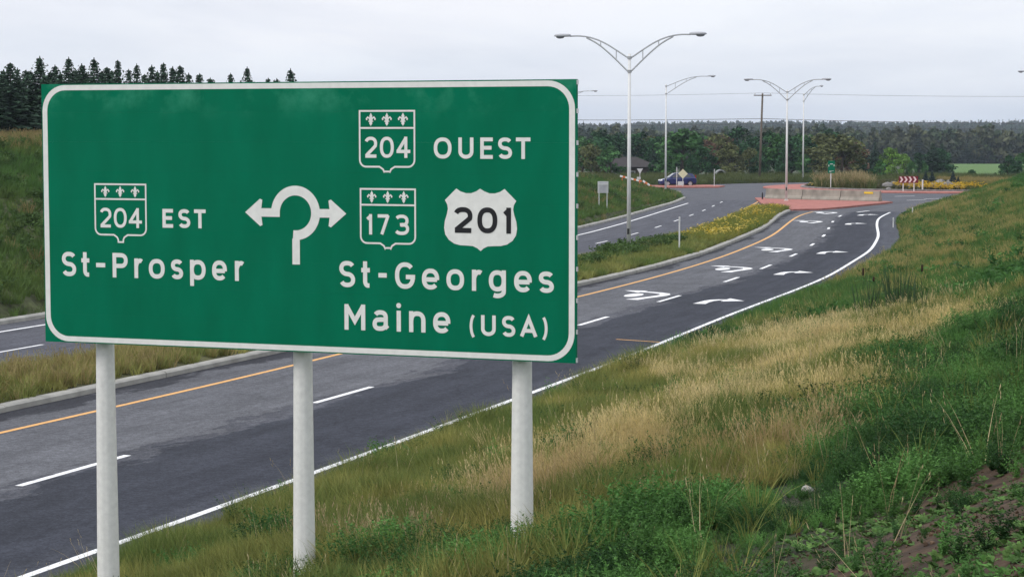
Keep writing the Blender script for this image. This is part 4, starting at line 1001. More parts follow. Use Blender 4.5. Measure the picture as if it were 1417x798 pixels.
def proto(kind):
    if kind in KIND: return KIND[kind]
    if kind == 'spruce': P = [tree_proto('spruce_tree', spruce_mesh(7, 2.3, 60 + k, 26, rag=.2), 'needle') for k in range(2)]
    elif kind == 'blue': P = [tree_proto('blue_spruce', spruce_mesh(2.2, .75, 70 + k, 14, rag=.2), 'needle_blue') for k in range(2)]
    elif kind == 'bush': P = [tree_proto('shrub', tree_mesh(2, 1.7, 80 + k, 30, 30, low=.0, leaf=.14), 'leaf_dark') for k in range(2)]
    else:
        P = [tree_proto('leafy_tree', tree_mesh(7, 2.7 - .3 * k, 90 + k + len(kind) * 7, 52, 34, leaf=.19), 'leaf_' + kind) for k in range(2)]
    KIND[kind] = P; return P
LAB = {'spruce': 'dark pointed spruce standing in the wood', 'dark': 'dense dark green leafy tree', 'green': 'mid green leafy tree',
       'olive': 'olive brown leafy tree', 'bright': 'bright yellow-green rounded tree', 'red': 'reddish brown leafy tree', 'bush': 'low dark shrub'}
# (kind, photo x, photo y of top, photo y of foot, distance, width factor)
mid = [('green', 806, 190, 300, 1.0), ('dark', 830, 183, 310, 1.1), ('olive', 818, 200, 285, .9), ('dark', 852, 186, 315, 1.0), ('green', 845, 203, 282, 1.0), ('spruce', 866, 190, 305, .9), ('dark', 884, 185, 312, 1.1), ('olive', 897, 189, 318, 1.0), ('spruce', 904, 199, 292, .9),
       ('dark', 915, 190, 300, .9), ('green', 944, 180, 276, 1.25), ('dark', 965, 196, 286, .9), ('red', 977, 195, 290, .95), ('olive', 992, 186, 305, 1.0), ('olive', 1010, 201, 272, 1.0), ('dark', 1024, 178, 312, 1.1), ('red', 1003, 190, 310, .9), ('dark', 1042, 190, 300, .9), ('olive', 1038, 205, 278, .8),
       ('dark', 1062, 184, 292, 1.0), ('green', 1078, 186, 288, 1.0), ('dark', 1096, 190, 284, .95), ('green', 1110, 186, 300, 1.0), ('dark', 1124, 192, 290, .9), ('olive', 1142, 186, 280, 1.1), ('olive', 1166, 188, 272, 1.2), ('red', 1180, 198, 284, .9), ('dark', 1150, 182, 305, 1.0), ('spruce', 1196, 198, 300, 1.0), ('spruce', 1211, 196, 312, 1.0), ('spruce', 1224, 208, 318, 1.0),
       ('bright', 1232, 206, 266, .95), ('green', 1218, 222, 258, .8), ('bright', 1251, 214, 300, .8), ('green', 1262, 224, 285, .8), ('dark', 1272, 212, 330, .9), ('green', 1280, 226, 290, .7), ('spruce', 1291, 197, 330, 1.25), ('spruce', 1304, 198, 334, 1.2), ('dark', 1299, 206, 331, 1.1), ('spruce', 1255, 232, 262, .9),
       ('dark', 1395, 216, 268, .85), ('dark', 1409, 224, 270, .8), ('bush', 1345, 236, 300, 1.0), ('bush', 1378, 240, 275, .7), ('bush', 1240, 243, 255, .7), ('bush', 1206, 236, 258, 1.0), ('bush', 1190, 240, 256, .8), ('green', 1422, 210, 300, 1.2),
       ('dark', 930, 205, 285, .8), ('dark', 957, 215, 270, .7), ('dark', 985, 215, 268, .8), ('dark', 1052, 212, 272, .8), ('dark', 1085, 212, 270, .8), ('green', 1112, 214, 270, .8), ('dark', 905, 222, 282, .7), ('dark', 1188, 216, 276, .7)]
random.seed(11); cnt = {}
hb = {'spruce': 7, 'bush': 2}
for kind, u, v, yy, wf in mid:
    P = proto(kind); i = cnt.get(kind, 0); cnt[kind] = i + 1; p = at(u, v, yy); z = float(height(p.x, yy)) - .15; H = hb.get(kind, 7)
    where = next(w for lim, w in ((868, 'over the crest of the far bank'), (918, 'beside the brown house'), (975, 'behind the blue car'), (1046, 'behind the arched shelter'), (1075, 'behind the utility pole'), (1128, 'behind the far single-arm lamp'), (1200, 'behind the tall island grasses'), (1300, 'behind the chevron board'), (9999, 'beside the bright field')) if u < lim)
    lab = LAB[kind] + ' ' + where
    plant(P[i % 2], p.x, yy, z, (p.z - z) / H, random.uniform(0, 6), lab, 'shrub' if kind == 'bush' else 'tree', {'bush': 'shrubs by the field'}.get(kind, kind + ' trees beyond the roundabout'), wf * random.uniform(.9, 1.1) * (1.25 if kind != 'bush' else 1))
for u, vt, yy in ((1281, 236, 207), (1290, 235, 209), (1319, 236, 206), (1326, 243, 204), (1270, 240, 210)):
    P = proto('blue'); i = cnt.get('blue', 0); cnt['blue'] = i + 1; p = at(u, vt, yy)
    r_ = math.hypot(p.x - RC[0], yy - RC[1]); z = .12 + .63 * max(0, 1 - (r_ / 14.8) ** 2)
    plant(P[i % 2], p.x, yy, z - .05, (p.z - z) / 2.2, i * 1.3, 'young blue-green spruce planted on the roundabout behind the boulders', 'tree', 'young spruces on the roundabout', 1.15)

# ------------------------------------------------------------------ scattered planting (uncountable greenery)
def hidden(name, mb, m):
    o = mb.build(name, m); C.objects.unlink(o); return o
def scatter(name, P, rot, scl, idx, colr, protos, label, cat):
    n = len(P); me = bpy.data.meshes.new(name); me.vertices.add(n); me.vertices.foreach_set('co', np.asarray(P, np.float32).ravel())
    def attr(nm, ty, dat, key): a = me.attributes.new(nm, ty, 'POINT'); a.data.foreach_set(key, np.asarray(dat).ravel())
    attr('rot', 'FLOAT_VECTOR', np.asarray(rot, np.float32), 'vector'); attr('scl', 'FLOAT_VECTOR', np.asarray(scl, np.float32), 'vector'); attr('idx', 'INT', np.asarray(idx, np.int32), 'value')
    c4 = np.ones((n, 4), np.float32); c4[:, :3] = colr; attr('col', 'FLOAT_COLOR', c4, 'color')
    o = bpy.data.objects.new(name, me); C.objects.link(o); tag(o, label, cat, kind='stuff')
    col_ = bpy.data.collections.new(name + '_plants')
    for q in protos: col_.objects.link(q)
    g = bpy.data.node_groups.new(name, 'GeometryNodeTree'); g.interface.new_socket('Geometry', in_out='INPUT', socket_type='NodeSocketGeometry'); g.interface.new_socket('Geometry', in_out='OUTPUT', socket_type='NodeSocketGeometry')
    gi, go = g.nodes.new('NodeGroupInput'), g.nodes.new('NodeGroupOutput'); ci = g.nodes.new('GeometryNodeCollectionInfo'); ip = g.nodes.new('GeometryNodeInstanceOnPoints')
    ci.inputs['Collection'].default_value = col_; ci.inputs['Separate Children'].default_value = True; ci.inputs['Reset Children'].default_value = True
    ip.inputs['Pick Instance'].default_value = True
    def na(nm, ty): a = g.nodes.new('GeometryNodeInputNamedAttribute'); a.data_type = ty; a.inputs['Name'].default_value = nm; return a.outputs['Attribute']
    g.links.new(gi.outputs[0], ip.inputs['Points']); g.links.new(ci.outputs[0], ip.inputs['Instance'])
    g.links.new(na('idx', 'INT'), ip.inputs['Instance Index']); g.links.new(na('rot', 'FLOAT_VECTOR'), ip.inputs['Rotation']); g.links.new(na('scl', 'FLOAT_VECTOR'), ip.inputs['Scale'])
    g.links.new(ip.outputs[0], go.inputs[0]); md = o.modifiers.new('plants', 'NODES'); md.node_group = g
    me.materials.append(protos[0].data.materials[0]); return o
def blades(seed, n, rad, hmin, hmax, w, bend, seed_head=0.0, lean=.35):
    random.seed(seed); b = MB()
    for k in range(n):
        a = random.uniform(0, 6.283); r = rad * math.sqrt(random.random()); p = Vector((r * math.cos(a), r * math.sin(a), -.03)); h = random.uniform(hmin, hmax)
        d = Vector((math.cos(a + random.uniform(-1.2, 1.2)), math.sin(a + random.uniform(-1.2, 1.2)), 0)); sd_ = Vector((-d.y, d.x, 0)); fc = random.uniform(0, 3.14); sd_ = (sd_ * math.cos(fc) + d * math.sin(fc)).normalized()
        ln = random.uniform(.05, lean); bd = random.uniform(.2, 1) * bend; pts = []
        for s in range(4): t = s / 3; pts.append(p + d * (h * (ln * t + bd * t * t)) + Vector((0, 0, h * (t - .35 * bd * t * t))))
        o = len(b.v)
        for s in range(3):
            ww = w * random.uniform(.7, 1.2) * (1 - s * .28); b.v += [tuple(pts[s] - sd_ * ww), tuple(pts[s] + sd_ * ww)]
        b.v.append(tuple(pts[3])); b.f += [(o, o + 1, o + 3, o + 2), (o + 2, o + 3, o + 5, o + 4), (o + 4, o + 5, o + 6)]
        if random.random() < seed_head:
            for q in range(4):
                c = pts[3] - Vector((0, 0, .04 * q)) + rvec() * .012; x_ = rvec() * w * 1.1; y_ = Vector((d.x * .2, d.y * .2, 1)) * .03; o2 = len(b.v)
                b.v += [tuple(c - x_), tuple(c + y_), tuple(c + x_), tuple(c - y_)]; b.f.append((o2, o2 + 1, o2 + 2, o2 + 3))
    return b
def weed(seed, stems, h, spread, leaf, nl):
    random.seed(seed); b = MB()
    for k in range(stems):
        a = random.uniform(0, 6.283); d = Vector((math.cos(a), math.sin(a), 0)); hh = h * random.uniform(.55, 1.1); sp = spread * random.uniform(.1, 1)
        for j in range(nl):
            t = (j + .5) / nl; p = d * (sp * t ** .8) + Vector((0, 0, hh * t * (1 - .2 * t)))
            l = leaf * random.uniform(.6, 1.3) * (1.1 - .4 * t); o = rvec(); o.z = abs(o.z) * .5; ax = o.normalized() * l; ay = ax.cross(rvec()).normalized() * l * .36
            c = p + ax * .8; n = len(b.v); b.v += [tuple(c - ax), tuple(c + ay), tuple(c + ax), tuple(c - ay)]; b.f.append((n, n + 1, n + 2, n + 3))
    return b
def rosette(seed, n, L):
    random.seed(seed); b = MB()
    for k in range(n):
        a = random.uniform(0, 6.283); d = Vector((math.cos(a), math.sin(a), random.uniform(.15, .9))).normalized(); sd_ = Vector((-math.sin(a), math.cos(a), random.uniform(-.3, .3))); l = L * random.uniform(.5, 1.15); w = l * random.uniform(.2, .34)
        p = Vector((math.cos(a), math.sin(a), 0)) * random.uniform(0, L * .5); o = len(b.v)
        b.v += [tuple(p - sd_ * w * .3), tuple(p + sd_ * w * .3), tuple(p + d * l * .55 + sd_ * w), tuple(p + d * l * .55 - sd_ * w), tuple(p + d * l - Vector((0, 0, l * .2)))]; b.f += [(o, o + 1, o + 2, o + 3), (o + 3, o + 2, o + 4)]
    return b
G_FINE = [hidden('tuft_fine_%d' % k, blades(100 + k, 34, .14, .45, 1.0, .011, .45), 'blade') for k in range(4)]
G_FAR = [hidden('tuft_far_%d' % k, blades(110 + k, 30, .34, .45, 1.0, .026, .45), 'blade') for k in range(4)]
G_DRY = [hidden('tuft_dry_%d' % k, blades(120 + k, 26, .12, .55, 1.0, .0085, .30, .55, .28), 'blade') for k in range(4)]
G_DFAR = [hidden('tuft_dryfar_%d' % k, blades(130 + k, 26, .28, .5, 1.0, .02, .3, .6, .28), 'blade') for k in range(4)]
W_BUSH = [hidden('weed_%d' % k, weed(140 + k, 20, .42, .30, .021, 24), 'leafw') for k in range(4)]
W_FAR = [hidden('weed_far_%d' % k, weed(150 + k, 14, .6, .5, .10, 10), 'leafw') for k in range(3)]
W_ROS = [hidden('rosette_%d' % k, rosette(160 + k, 16, .12), 'leafw') for k in range(4)]
G_STALK = [hidden('stalk_%d' % k, blades(170 + k, 4, .10, .7, 1.0, .006, .25, .8, .35), 'blade') for k in range(4)]
rg = np.random.default_rng(21)
def pts_in(x0, x1, y0, y1, dens): n = int((x1 - x0) * (y1 - y0) * dens); return rg.uniform(x0, x1, n), rg.uniform(y0, y1, n)
def in_view(x, y, m=.09): return (np.abs(x) < (y + 1.5) * (.248 + m) + .8) & (y > 6)
def emit(name, x, y, z, s, colr, protos, label, cat='grass', tilt=.18, flat_z=1.0):
    n = len(x); rot = np.stack([rg.normal(0, tilt, n), rg.normal(0, tilt, n), rg.uniform(0, 6.283, n)], -1); sc3 = np.stack([s, s, s * flat_z], -1)
    return scatter(name, np.stack([x, y, z], -1), rot, sc3, rg.integers(0, len(protos), n), colr, protos, label, cat)
def mixc(n, a, b_, t=None, jit=.2):
    t = rg.random(n) if t is None else t; c = np.array(a)[None] * (1 - t[:, None]) + np.array(b_)[None] * t[:, None]
    return np.clip(c * rg.uniform(1 - jit, 1 + jit, (n, 1)), .004, 1)
GREEN, OLIVE, GOLD, STRAW, DKGREEN, LEAFG = (.125, .17, .045), (.33, .295, .09), (.55, .43, .17), (.70, .58, .34), (.038, .105, .028), (.092, .205, .05)

POSTS_XY = [tuple(post_xy(u_))[:2] for u_ in (145.5, 419, 722.5)]
# right bank, near (to 48 m) and far
def bank(y0, y1, x0, x1, dens):
    x, y = pts_in(x0, x1, y0, y1, dens); k = in_view(x, y); x, y = x[k], y[k]; z, dr, dl = height(x, y, True); k = (dr > .12 - .25 * (vnoise(x, y, .8) - .4)) & (dr < 40) & (dl <= 0)
    for px_, py_ in POSTS_XY: k &= np.hypot(x - px_ + .12, y - py_ + .32) > .42
    return x[k], y[k], z[k], dr[k]
def zones(x, y, dr):
    a = vnoise(x, y, 3.1); b_ = vnoise(x + 40, y, 1.4); c = vnoise(x, y + 90, 7.0)
    gold = np.clip(1.15 - np.abs(dr - 6.0 + (a - .5) * 3.4) / 3.6, 0, 1) * np.clip(-.12 + 1.5 * (c - .25) + 1.5 * (b_ - .45) + .8 * (a - .5), 0, 1)       # dry belt along the ditch
    gold = np.where(y > 75, np.clip(gold * .6 + .75 * np.clip(1 - np.abs(dr - 2.4) / 3.0, 0, 1) * (.3 + a), 0, 1), gold)
    gold = gold * np.clip((y - 20.5 + (a - .5) * 5) / 4, 0, 1) * np.clip((x + 2.0 + .06 * (y - 22)) / 2.5, .08, 1) * np.clip(.25 + 1.9 * (vnoise(x + 60, y + 11, 1.7) - .22), 0, 1)
    gold = np.clip(gold + .45 * np.clip(1 - np.hypot((dr - 6.6) / 2.0, (y - 30) / 9), 0, 1) * b_, 0, 1) * np.clip(-.05 + 1.9 * vnoise(x, y + 77, .75), 0, 1)
    weedy = np.clip((dr - 8.2 + (a - .5) * 3.8) / 1.3, 0, 1)
    weedy = np.maximum(weedy, .75 * np.clip((22.0 - y + (b_ - .5) * 6) / 2.5, 0, 1) * (dr > 2))
    soil = np.clip((dr - 10.2 - np.clip(y - 15, 0, 20) * .36 + (a - .5) * 1.6 + (b_ - .5) * 1.2) / .7, 0, 1) * (y < 27) 
    return gold, weedy, soil, a, b_
x, y, z, dr = bank(7, 50, -14, 18, 95); gold, weedy, soil, a, b_ = zones(x, y, dr); q = rg.random(len(x))
k = (q > weedy * .97) & (q > soil) & (rg.random(len(x)) > gold * .62); n = k.sum(); s = (.24 + .26 * rg.random(n)) * (.75 + .5 * a[k]) * np.clip(.5 + dr[k] / 1.6, .5, 1)
t = np.clip(.3 + 1.3 * (b_[k] - .45) + .5 * gold[k] + .5 * (rg.random(n) - .5), 0, 1)
s *= .7 + .9 * vnoise(x[k] + 3, y[k], .7)
emit('green_grass', x[k], y[k], z[k], s, mixc(n, GREEN, OLIVE, t, .3), G_FINE, 'olive green roadside grass on the bank below the big sign')
x, y, z, dr = bank(8, 52, -12, 18, 60); gold, weedy, soil, a, b_ = zones(x, y, dr); k = rg.random(len(x)) < gold * 1.25 * (1 - soil) * (1 - .75 * weedy) ; n = k.sum()
t = np.clip(.2 + 1.1 * (a[k] - .25), 0, 1); s = (.34 + .34 * rg.random(n)) * (.7 + .6 * vnoise(x[k], y[k] + 8, .8))
brn = np.clip((29 - y[k]) / 7, 0, 1)[:, None]; cc = mixc(n, GOLD, STRAW, t, .28) * (1 - brn) + mixc(n, (.33, .225, .12), (.52, .40, .24), t, .3) * brn
emit('dry_grass', x[k], y[k], z[k], s, cc, G_DRY, 'tall dry golden grass in a belt along the roadside ditch', tilt=.22)
x, y, z, dr = bank(7, 58, -10, 22, 62); gold, weedy, soil, a, b_ = zones(x, y, dr); q = rg.random(len(x))
k = (q < np.clip(weedy * 1.2, 0, 1) * (1 - .95 * soil) + .30 * (b_ > .64) * (1 - soil) + .04) ; n = k.sum(); hump = vnoise(x[k] + 17, y[k], .8); s = (.4 + .45 * rg.random(n)) * (.25 + 1.75 * hump)
MOUNDS = [(385, 762, .55, 1.3), (255, 800, .5, 1.0), (640, 690, .7, 1.2), (760, 645, .45, 1.2), (600, 790, .6, 1.0), (690, 775, .5, .9), (800, 770, .7, 1.2), (905, 735, .8, 1.5), (930, 600, .6, 1.0), (1010, 470, .7, .9), (870, 520, .5, .8), (1090, 610, .9, 1.3), (1230, 520, .9, 1.5), (1170, 585, .8, 1.2), (1350, 470, 1.0, 1.3), (1060, 545, .7, 1.0), (560, 640, .5, .9), (480, 700, .5, .9), (700, 590, .4, .8), (1290, 590, .8, 1.2)]
ex = [[], [], [], []]
for mu_, mv_, mr_, ms_ in MOUNDS:
    g0 = ground(mu_, mv_); m_n = int(70 * mr_); aa = rg.uniform(0, 6.283, m_n); r0 = mr_ * np.sqrt(rg.random(m_n)); ex[0].append(g0.x + r0 * np.cos(aa)); ex[1].append(g0.y + r0 * np.sin(aa)); ex[2].append(ms_ * (1.15 - .75 * (r0 / mr_) ** 2) * rg.uniform(.7, 1.1, m_n)); ex[3].append(np.full(m_n, rg.random()))
ex = [np.concatenate(e_) for e_ in ex]; emit('weed_mounds', ex[0], ex[1], height(ex[0], ex[1]), ex[2], mixc(len(ex[0]), (.032, .095, .026), (.075, .18, .042), ex[3], .35), W_BUSH, 'rounded dark green weed mounds scattered over the bank', 'weeds')
emit('leafy_weeds', x[k], y[k], z[k], s, mixc(n, (.026, .068, .02), LEAFG, np.clip(1.9 * (vnoise(x[k], y[k] + 31, .9) - .27) + .5 * (rg.random(n) - .5), 0, 1), .4), W_BUSH, 'bushy dark green weeds covering the upper bank', 'weeds')
x, y, z, dr = bank(6, 28, -3, 9, 170); gold, weedy, soil, a, b_ = zones(x, y, dr); k = rg.random(len(x)) < soil * np.clip(.34 + 1.5 * (b_ - .32), .12, 1); n = k.sum()
emit('low_weeds', x[k], y[k], z[k] + .005, .22 + .36 * rg.random(n) ** 1.5, mixc(n, (.05, .115, .028), (.115, .20, .055), None, .4), W_ROS, 'low broad-leaved weeds dotting the bare brown soil', 'weeds', .25)
x, y, z, dr = bank(6, 46, -8, 14, 6); gold, weedy, soil, a, b_ = zones(x, y, dr); k = rg.random(len(x)) < .10 - .05 * soil + .5 * gold; n = k.sum()
emit('dry_stalks', x[k], y[k], z[k], .35 + .55 * rg.random(n), mixc(n, (.28, .21, .11), (.56, .46, .27), None, .25), G_STALK, 'thin dry stalks standing up out of the weeds', 'stalks', tilt=.25)
# clods and litter on the soil
CL = []
for k in range(3): random.seed(200 + k); CL.append(hidden('clod_%d' % k, MB().ball((0, 0, 0), (1, .8, .6), 7, 5, .25), 'leafw'))
x, y, z, dr = bank(6, 27, -3, 9, 75); gold, weedy, soil, a, b_ = zones(x, y, dr); k = rg.random(len(x)) < soil * .6; n = k.sum()
emit('soil_clods', x[k], y[k], z[k], .008 + .028 * rg.random(n) ** 2.2, mixc(n, (.045, .028, .018), (.13, .085, .055), rg.random(n) ** 2, .3), CL, 'crumbly dark brown soil clods on the bare bank', 'soil', 1.0)
# farther part of the right bank
x, y, z, dr = bank(48, 182, -2, 60, 20); gold, weedy, soil, a, b_ = zones(x, y, dr); q = rg.random(len(x)); k = q > gold * .5; n = k.sum()
t = np.clip(.02 + .9 * (b_[k] - .35) + .6 * gold[k] - .6 * weedy[k] + .4 * (rg.random(n) - .5), 0, 1)
emit('far_bank_grass', x[k], y[k], z[k], (.30 + .26 * rg.random(n)) * (.8 + .4 * a[k]) * np.clip(.55 + dr[k] / 2, .5, 1), mixc(n, (.065, .15, .036), (.26, .25, .078), t, .28), G_FAR, 'green grass on the bank running along to the roundabout')
x, y, z, dr = bank(48, 180, 0, 50, 14); gold, weedy, soil, a, b_ = zones(x, y, dr); k = rg.random(len(x)) < gold * .95; n = k.sum()
emit('far_dry_grass', x[k], y[k], z[k], .34 + .26 * rg.random(n), mixc(n, (.30, .25, .085), (.40, .33, .14), np.clip(1.4 * (a[k] - .2), 0, 1), .25), G_DFAR, 'yellowed dry grass at the foot of the bank by the bend')
x, y, z, dr = bank(48, 160, 4, 50, 4); gold, weedy, soil, a, b_ = zones(x, y, dr); k = rg.random(len(x)) < weedy * .7 + .05; n = k.sum()
emit('far_weeds', x[k], y[k], z[k], .6 + .6 * rg.random(n), mixc(n, DKGREEN, (.07, .17, .04), None, .3), W_FAR, 'clumps of green weeds on the upper slope by the bend', 'weeds')
# left bank
x, y = pts_in(-75, 24, 58, 214, 13); k = in_view(x, y, .05); x, y = x[k], y[k]; z, dr, dl = height(x, y, True); k = (dl > .35) & (dl < 34); x, y, z, dl = x[k], y[k], z[k], dl[k]; a = vnoise(x, y, 4); b_ = vnoise(x + 9, y, 1.7); n = len(x)
top = np.clip((dl - 13.5) / 2, 0, 1); t = np.clip(.05 + .8 * (b_ - .3) + .3 * np.clip(1 - dl / 4, 0, 1) + .2 * top, 0, 1)
emit('left_bank_grass', x, y, z, (.26 + .26 * rg.random(n)) * (.75 + .5 * a), mixc(n, (.070, .145, .036), (.145, .18, .052), t, .3), G_FAR, 'green grass on the steep far bank below the spruces')
k = rg.random(n) < .02 + .3 * top * (x < 0); x, y, z, a = x[k], y[k], z[k], a[k]; n = len(x)
emit('left_bank_dry_grass', x, y, z, .35 + .4 * rg.random(n), mixc(n, (.20, .15, .065), (.28, .22, .10), None, .25), G_DFAR, 'tawny seed-headed grass along the crest of the far bank')
x, y = pts_in(-60, 20, 60, 200, 1.6); k = in_view(x, y, .05); x, y = x[k], y[k]; z, dr, dl = height(x, y, True); k = (dl > 1) & (dl < 18) & (vnoise(x, y, 3.3) > .52); n = k.sum()
emit('left_bank_weeds', x[k], y[k], z[k] - .05, .5 + .6 * rg.random(n), mixc(n, (.045, .08, .026), (.07, .12, .035), None, .3), W_FAR, 'scattered dark green weeds on the far bank', 'weeds')
# median
x, y = pts_in(-24, 24, 28, 152, 20); ma, mb_ = ML(y) + .32, MR(y) - .32; k = (x > ma) & (x < mb_) & in_view(x, y, .05); x, y = x[k], y[k]; n = len(x); a = vnoise(x, y, 2.6); b_ = vnoise(x + 5, y, 1.2)
fr = np.clip((x - ML(y)) / (MR(y) - ML(y)), 0, 1); z = .10 + .14 * np.sin(math.pi * fr)
t = np.clip(.35 + .9 * (b_ - .4) + .25 * (y < 60), 0, 1); s = (.22 + .24 * rg.random(n)) * (.7 + .6 * a)
k = rg.random(n) > .25 * (y > 104); emit('median_grass', x[k], y[k], z[k], s[k], mixc(int(k.sum()), (.105, .17, .042), (.29, .275, .088), t[k], .28), G_FAR, 'long green and straw-coloured grass growing in the median')
k = (rg.random(n) < .35 * (a > .45)) & (y < 70); emit('median_dry_grass', x[k], y[k], z[k], .35 + .3 * rg.random(int(k.sum())), mixc(int(k.sum()), (.26, .21, .085), (.34, .28, .13), None, .25), G_DFAR, 'pale seed-headed grass in the near stretch of median')
k = (y > 74) & (y < 103) & (rg.random(n) < .30 * (fr < .6) * (vnoise(x, y, 3.4) > .40)); emit('median_weeds', x[k], y[k], z[k], .55 + .55 * rg.random(int(k.sum())), mixc(int(k.sum()), (.05, .09, .028), (.085, .145, .04), None, .3), W_FAR, 'bushy green weeds round the foot of the median street lamp', 'weeds')
k = (y > 104) & (y < 151) & (rg.random(n) < .55); emit('daylily_leaves', x[k], y[k], z[k], .36 + .2 * rg.random(int(k.sum())), mixc(int(k.sum()), (.13, .17, .03), (.27, .25, .05), None, .25), G_FAR, 'yellow-green daylily foliage in the median by the bend', 'plants')
random.seed(9); FL = []
for k_ in range(3):
    b = MB()
    for j in range(7):
        c = Vector((random.uniform(-.3, .3), random.uniform(-.3, .3), random.uniform(.3, .62)))
        for q_ in range(5):
            v = rvec(); v.z = abs(v.z) * .6; ax = v * .075; ay = ax.cross(rvec()).normalized() * .05; o = len(b.v); b.v += [tuple(c), tuple(c + ax + ay), tuple(c + ax * 1.3), tuple(c + ax - ay)]; b.f.append((o, o + 1, o + 2, o + 3))
    FL.append(hidden('bloom_%d' % k_, b, 'leafw'))
k = (y > 106) & (y < 150) & (rg.random(n) < .075 * (vnoise(x, y, 2.2) > .33)); emit('daylily_flowers', x[k], y[k], z[k], .55 + .3 * rg.random(int(k.sum())), mixc(int(k.sum()), (.62, .44, .03), (.70, .58, .18), None, .15), FL, 'small yellow daylily blooms dotted through the median', 'flowers')
# verge beyond the roundabout, round the island
x, y = pts_in(-5, 75, 226, 272, 5); r_ = np.hypot(x - RC[0], y - RC[1]); k = (r_ > R_OUT + .6) & in_view(x, y, .04) & ((x > 10) | (y > 231)); x, y = x[k], y[k]; n = len(x); a = vnoise(x, y, 4)
emit('verge_grass', x, y, height(x, y), (.5 + .5 * rg.random(n)) * (.5 + .9 * a), mixc(n, (.055, .085, .026), (.10, .115, .04), a, .3), G_FAR, 'rough green verge grass beyond the circulating road')
x, y = pts_in(29, 61, 197, 229, 9); dx, dy = x - RC[0], y - RC[1]; r_ = np.hypot(dx, dy); k = r_ < R_ISL - .5; x, y, r_ = x[k], y[k], r_[k]; z = .12 + .63 * (1 - (r_ / 14.8) ** 2)
A_ = (x > 31.2) & (x < 35.6) & (y < 212); B_ = (x > 44) & (y < 214)
k = A_; n = k.sum(); emit('ornamental_grass', x[k], y[k], z[k], 1.1 + .35 * rg.random(n), mixc(n, (.09, .13, .04), (.14, .15, .05), None, .2), G_FAR, 'tall green ornamental grass clump on the central island', tilt=.1)
k = A_ & (rg.random(len(x)) < .25); n = k.sum(); emit('ornamental_plumes', x[k], y[k], z[k] + .25, 1.2 + .35 * rg.random(n), mixc(n, (.26, .21, .10), (.36, .29, .16), None, .2), G_DFAR, 'tawny plumes topping the ornamental grass on the island', tilt=.1)
k = B_; n = k.sum(); emit('island_grass', x[k], y[k], z[k], .4 + .4 * rg.random(n), mixc(n, (.10, .13, .04), (.27, .22, .085), np.clip((y[k] - 199) / 8, 0, 1), .25), G_FAR, 'green then straw-coloured grass on the right of the island')
k = ~A_ & ~B_ & (rg.random(len(x)) < .45); n = k.sum(); emit('island_weeds', x[k], y[k], z[k], .35 + .35 * rg.random(n), mixc(n, (.07, .085, .04), (.15, .14, .06), None, .3), W_FAR, 'low mixed ground cover on the central island', 'ground cover')
k = ~A_ & (r_ > 11.0) & (y < 212) & (x < 46) & (rg.random(len(x)) < .6 * (vnoise(x, y, 2.5) > .38)); n = k.sum(); emit('yellow_flowers', x[k], y[k], z[k] - .12, .9 + .4 * rg.random(n), mixc(n, (.55, .34, .02), (.62, .46, .06), None, .2), FL, 'yellow flower beds along the edge of the central island', 'flowers')

# boulders on the island, one by one
random.seed(31)
for u, v, w in ((1228, 255, 1.3), (1237, 252, 1.0), (1246, 256, .9), (1262, 257, 1.2), (1276, 258, 1.0), (1290, 259, 1.3), (1301, 252, 1.2), (1311, 259, 1.5), (1313, 251, .9), (1322, 260, 1.0), (1206, 254, .8), (1230, 262, .7)):
    y_ = 201 + max(0, (259 - v)) * .7; p = at(u, v, y_); r__ = math.hypot(p.x - RC[0], y_ - RC[1]); z = .12 + .63 * max(0, 1 - (r__ / 14.8) ** 2)
    o = MB().ball((0, 0, 0), (w * .5, w * .4, w * .32), 9, 6, .14).build('boulder', 'rock'); o.location = (p.x, y_, z + w * .12); o.rotation_euler.z = random.uniform(0, 6)
    tag(o, 'grey boulder on the central island ' + ('between the tall grasses and the chevron board' if u < 1243 else 'behind the chevron board' if u < 1280 else 'beside the young blue spruces'), 'boulder', 'boulders on the island')
# pale stone on the soil, rubble at the foot of the sign post
p = ground(1117, 687); o = MB().ball((0, 0, 0), (.075, .05, .045), 10, 7, .12).build('stone', mat('pale_stone', (.36, .34, .31), .9, .2, 20, .4, 60), smooth=True); o.location = (p.x, p.y, p.z + .06); o.rotation_euler = (.1, .2, .5)
tag(o, 'pale grey stone lying at the edge of the green weeds', 'stone')
pb_ = post_xy(722.5); b = MB(); random.seed(41)
for k in range(260):
    a = random.uniform(0, 6.283); rr = .14 + abs(random.gauss(0, .2)); x_, y_ = pb_.x + rr * math.cos(a) - .16, pb_.y + rr * math.sin(a) - .16; w = random.uniform(.012, .035)
    b.ball((x_, y_, float(height(x_, y_)) + w * .6 + max(0, .12 - rr * .25)), (w, w * .8, w * .7), 6, 4, .2)
tag(b.build('rubble', 'rubble'), 'dark crushed rock heaped round the foot of a sign post', 'gravel', kind='stuff')

# cattails in the ditch
def cattail(u, v, top_v, heads, nb, lab, seed):
    random.seed(seed); p = ground(u, v); Ht = at(u, top_v, p.y).z - p.z; r = empty('cattail', p, label=lab, cat='cattail', group='cattails in the ditch')
    b = blades(seed, nb, .30, Ht * .6, Ht * 1.05, .022, .12, 0, .14); b.v = [(a + p.x, c + p.y, d + p.z) for a, c, d in b.v]; o = b.build('leaves', 'reed', r); o['kind'] = 'stuff'
    for hu, hv, ln in heads:
        q = at(hu, hv, p.y); MB().tube([(p.x + (q.x - p.x) * .6, p.y, p.z), (q.x, p.y, q.z + ln * .5)], [.006, .004], 5).build('stalk', 'reed', r)
        MB().tube([(q.x - .004, p.y, q.z - ln * .52), (q.x - .003, p.y, q.z - ln * .42), (q.x, p.y, q.z + ln * .42), (q.x, p.y, q.z + ln * .52)], [.008, .026, .026, .008], 8).build('head', 'cattail', r, smooth=True)
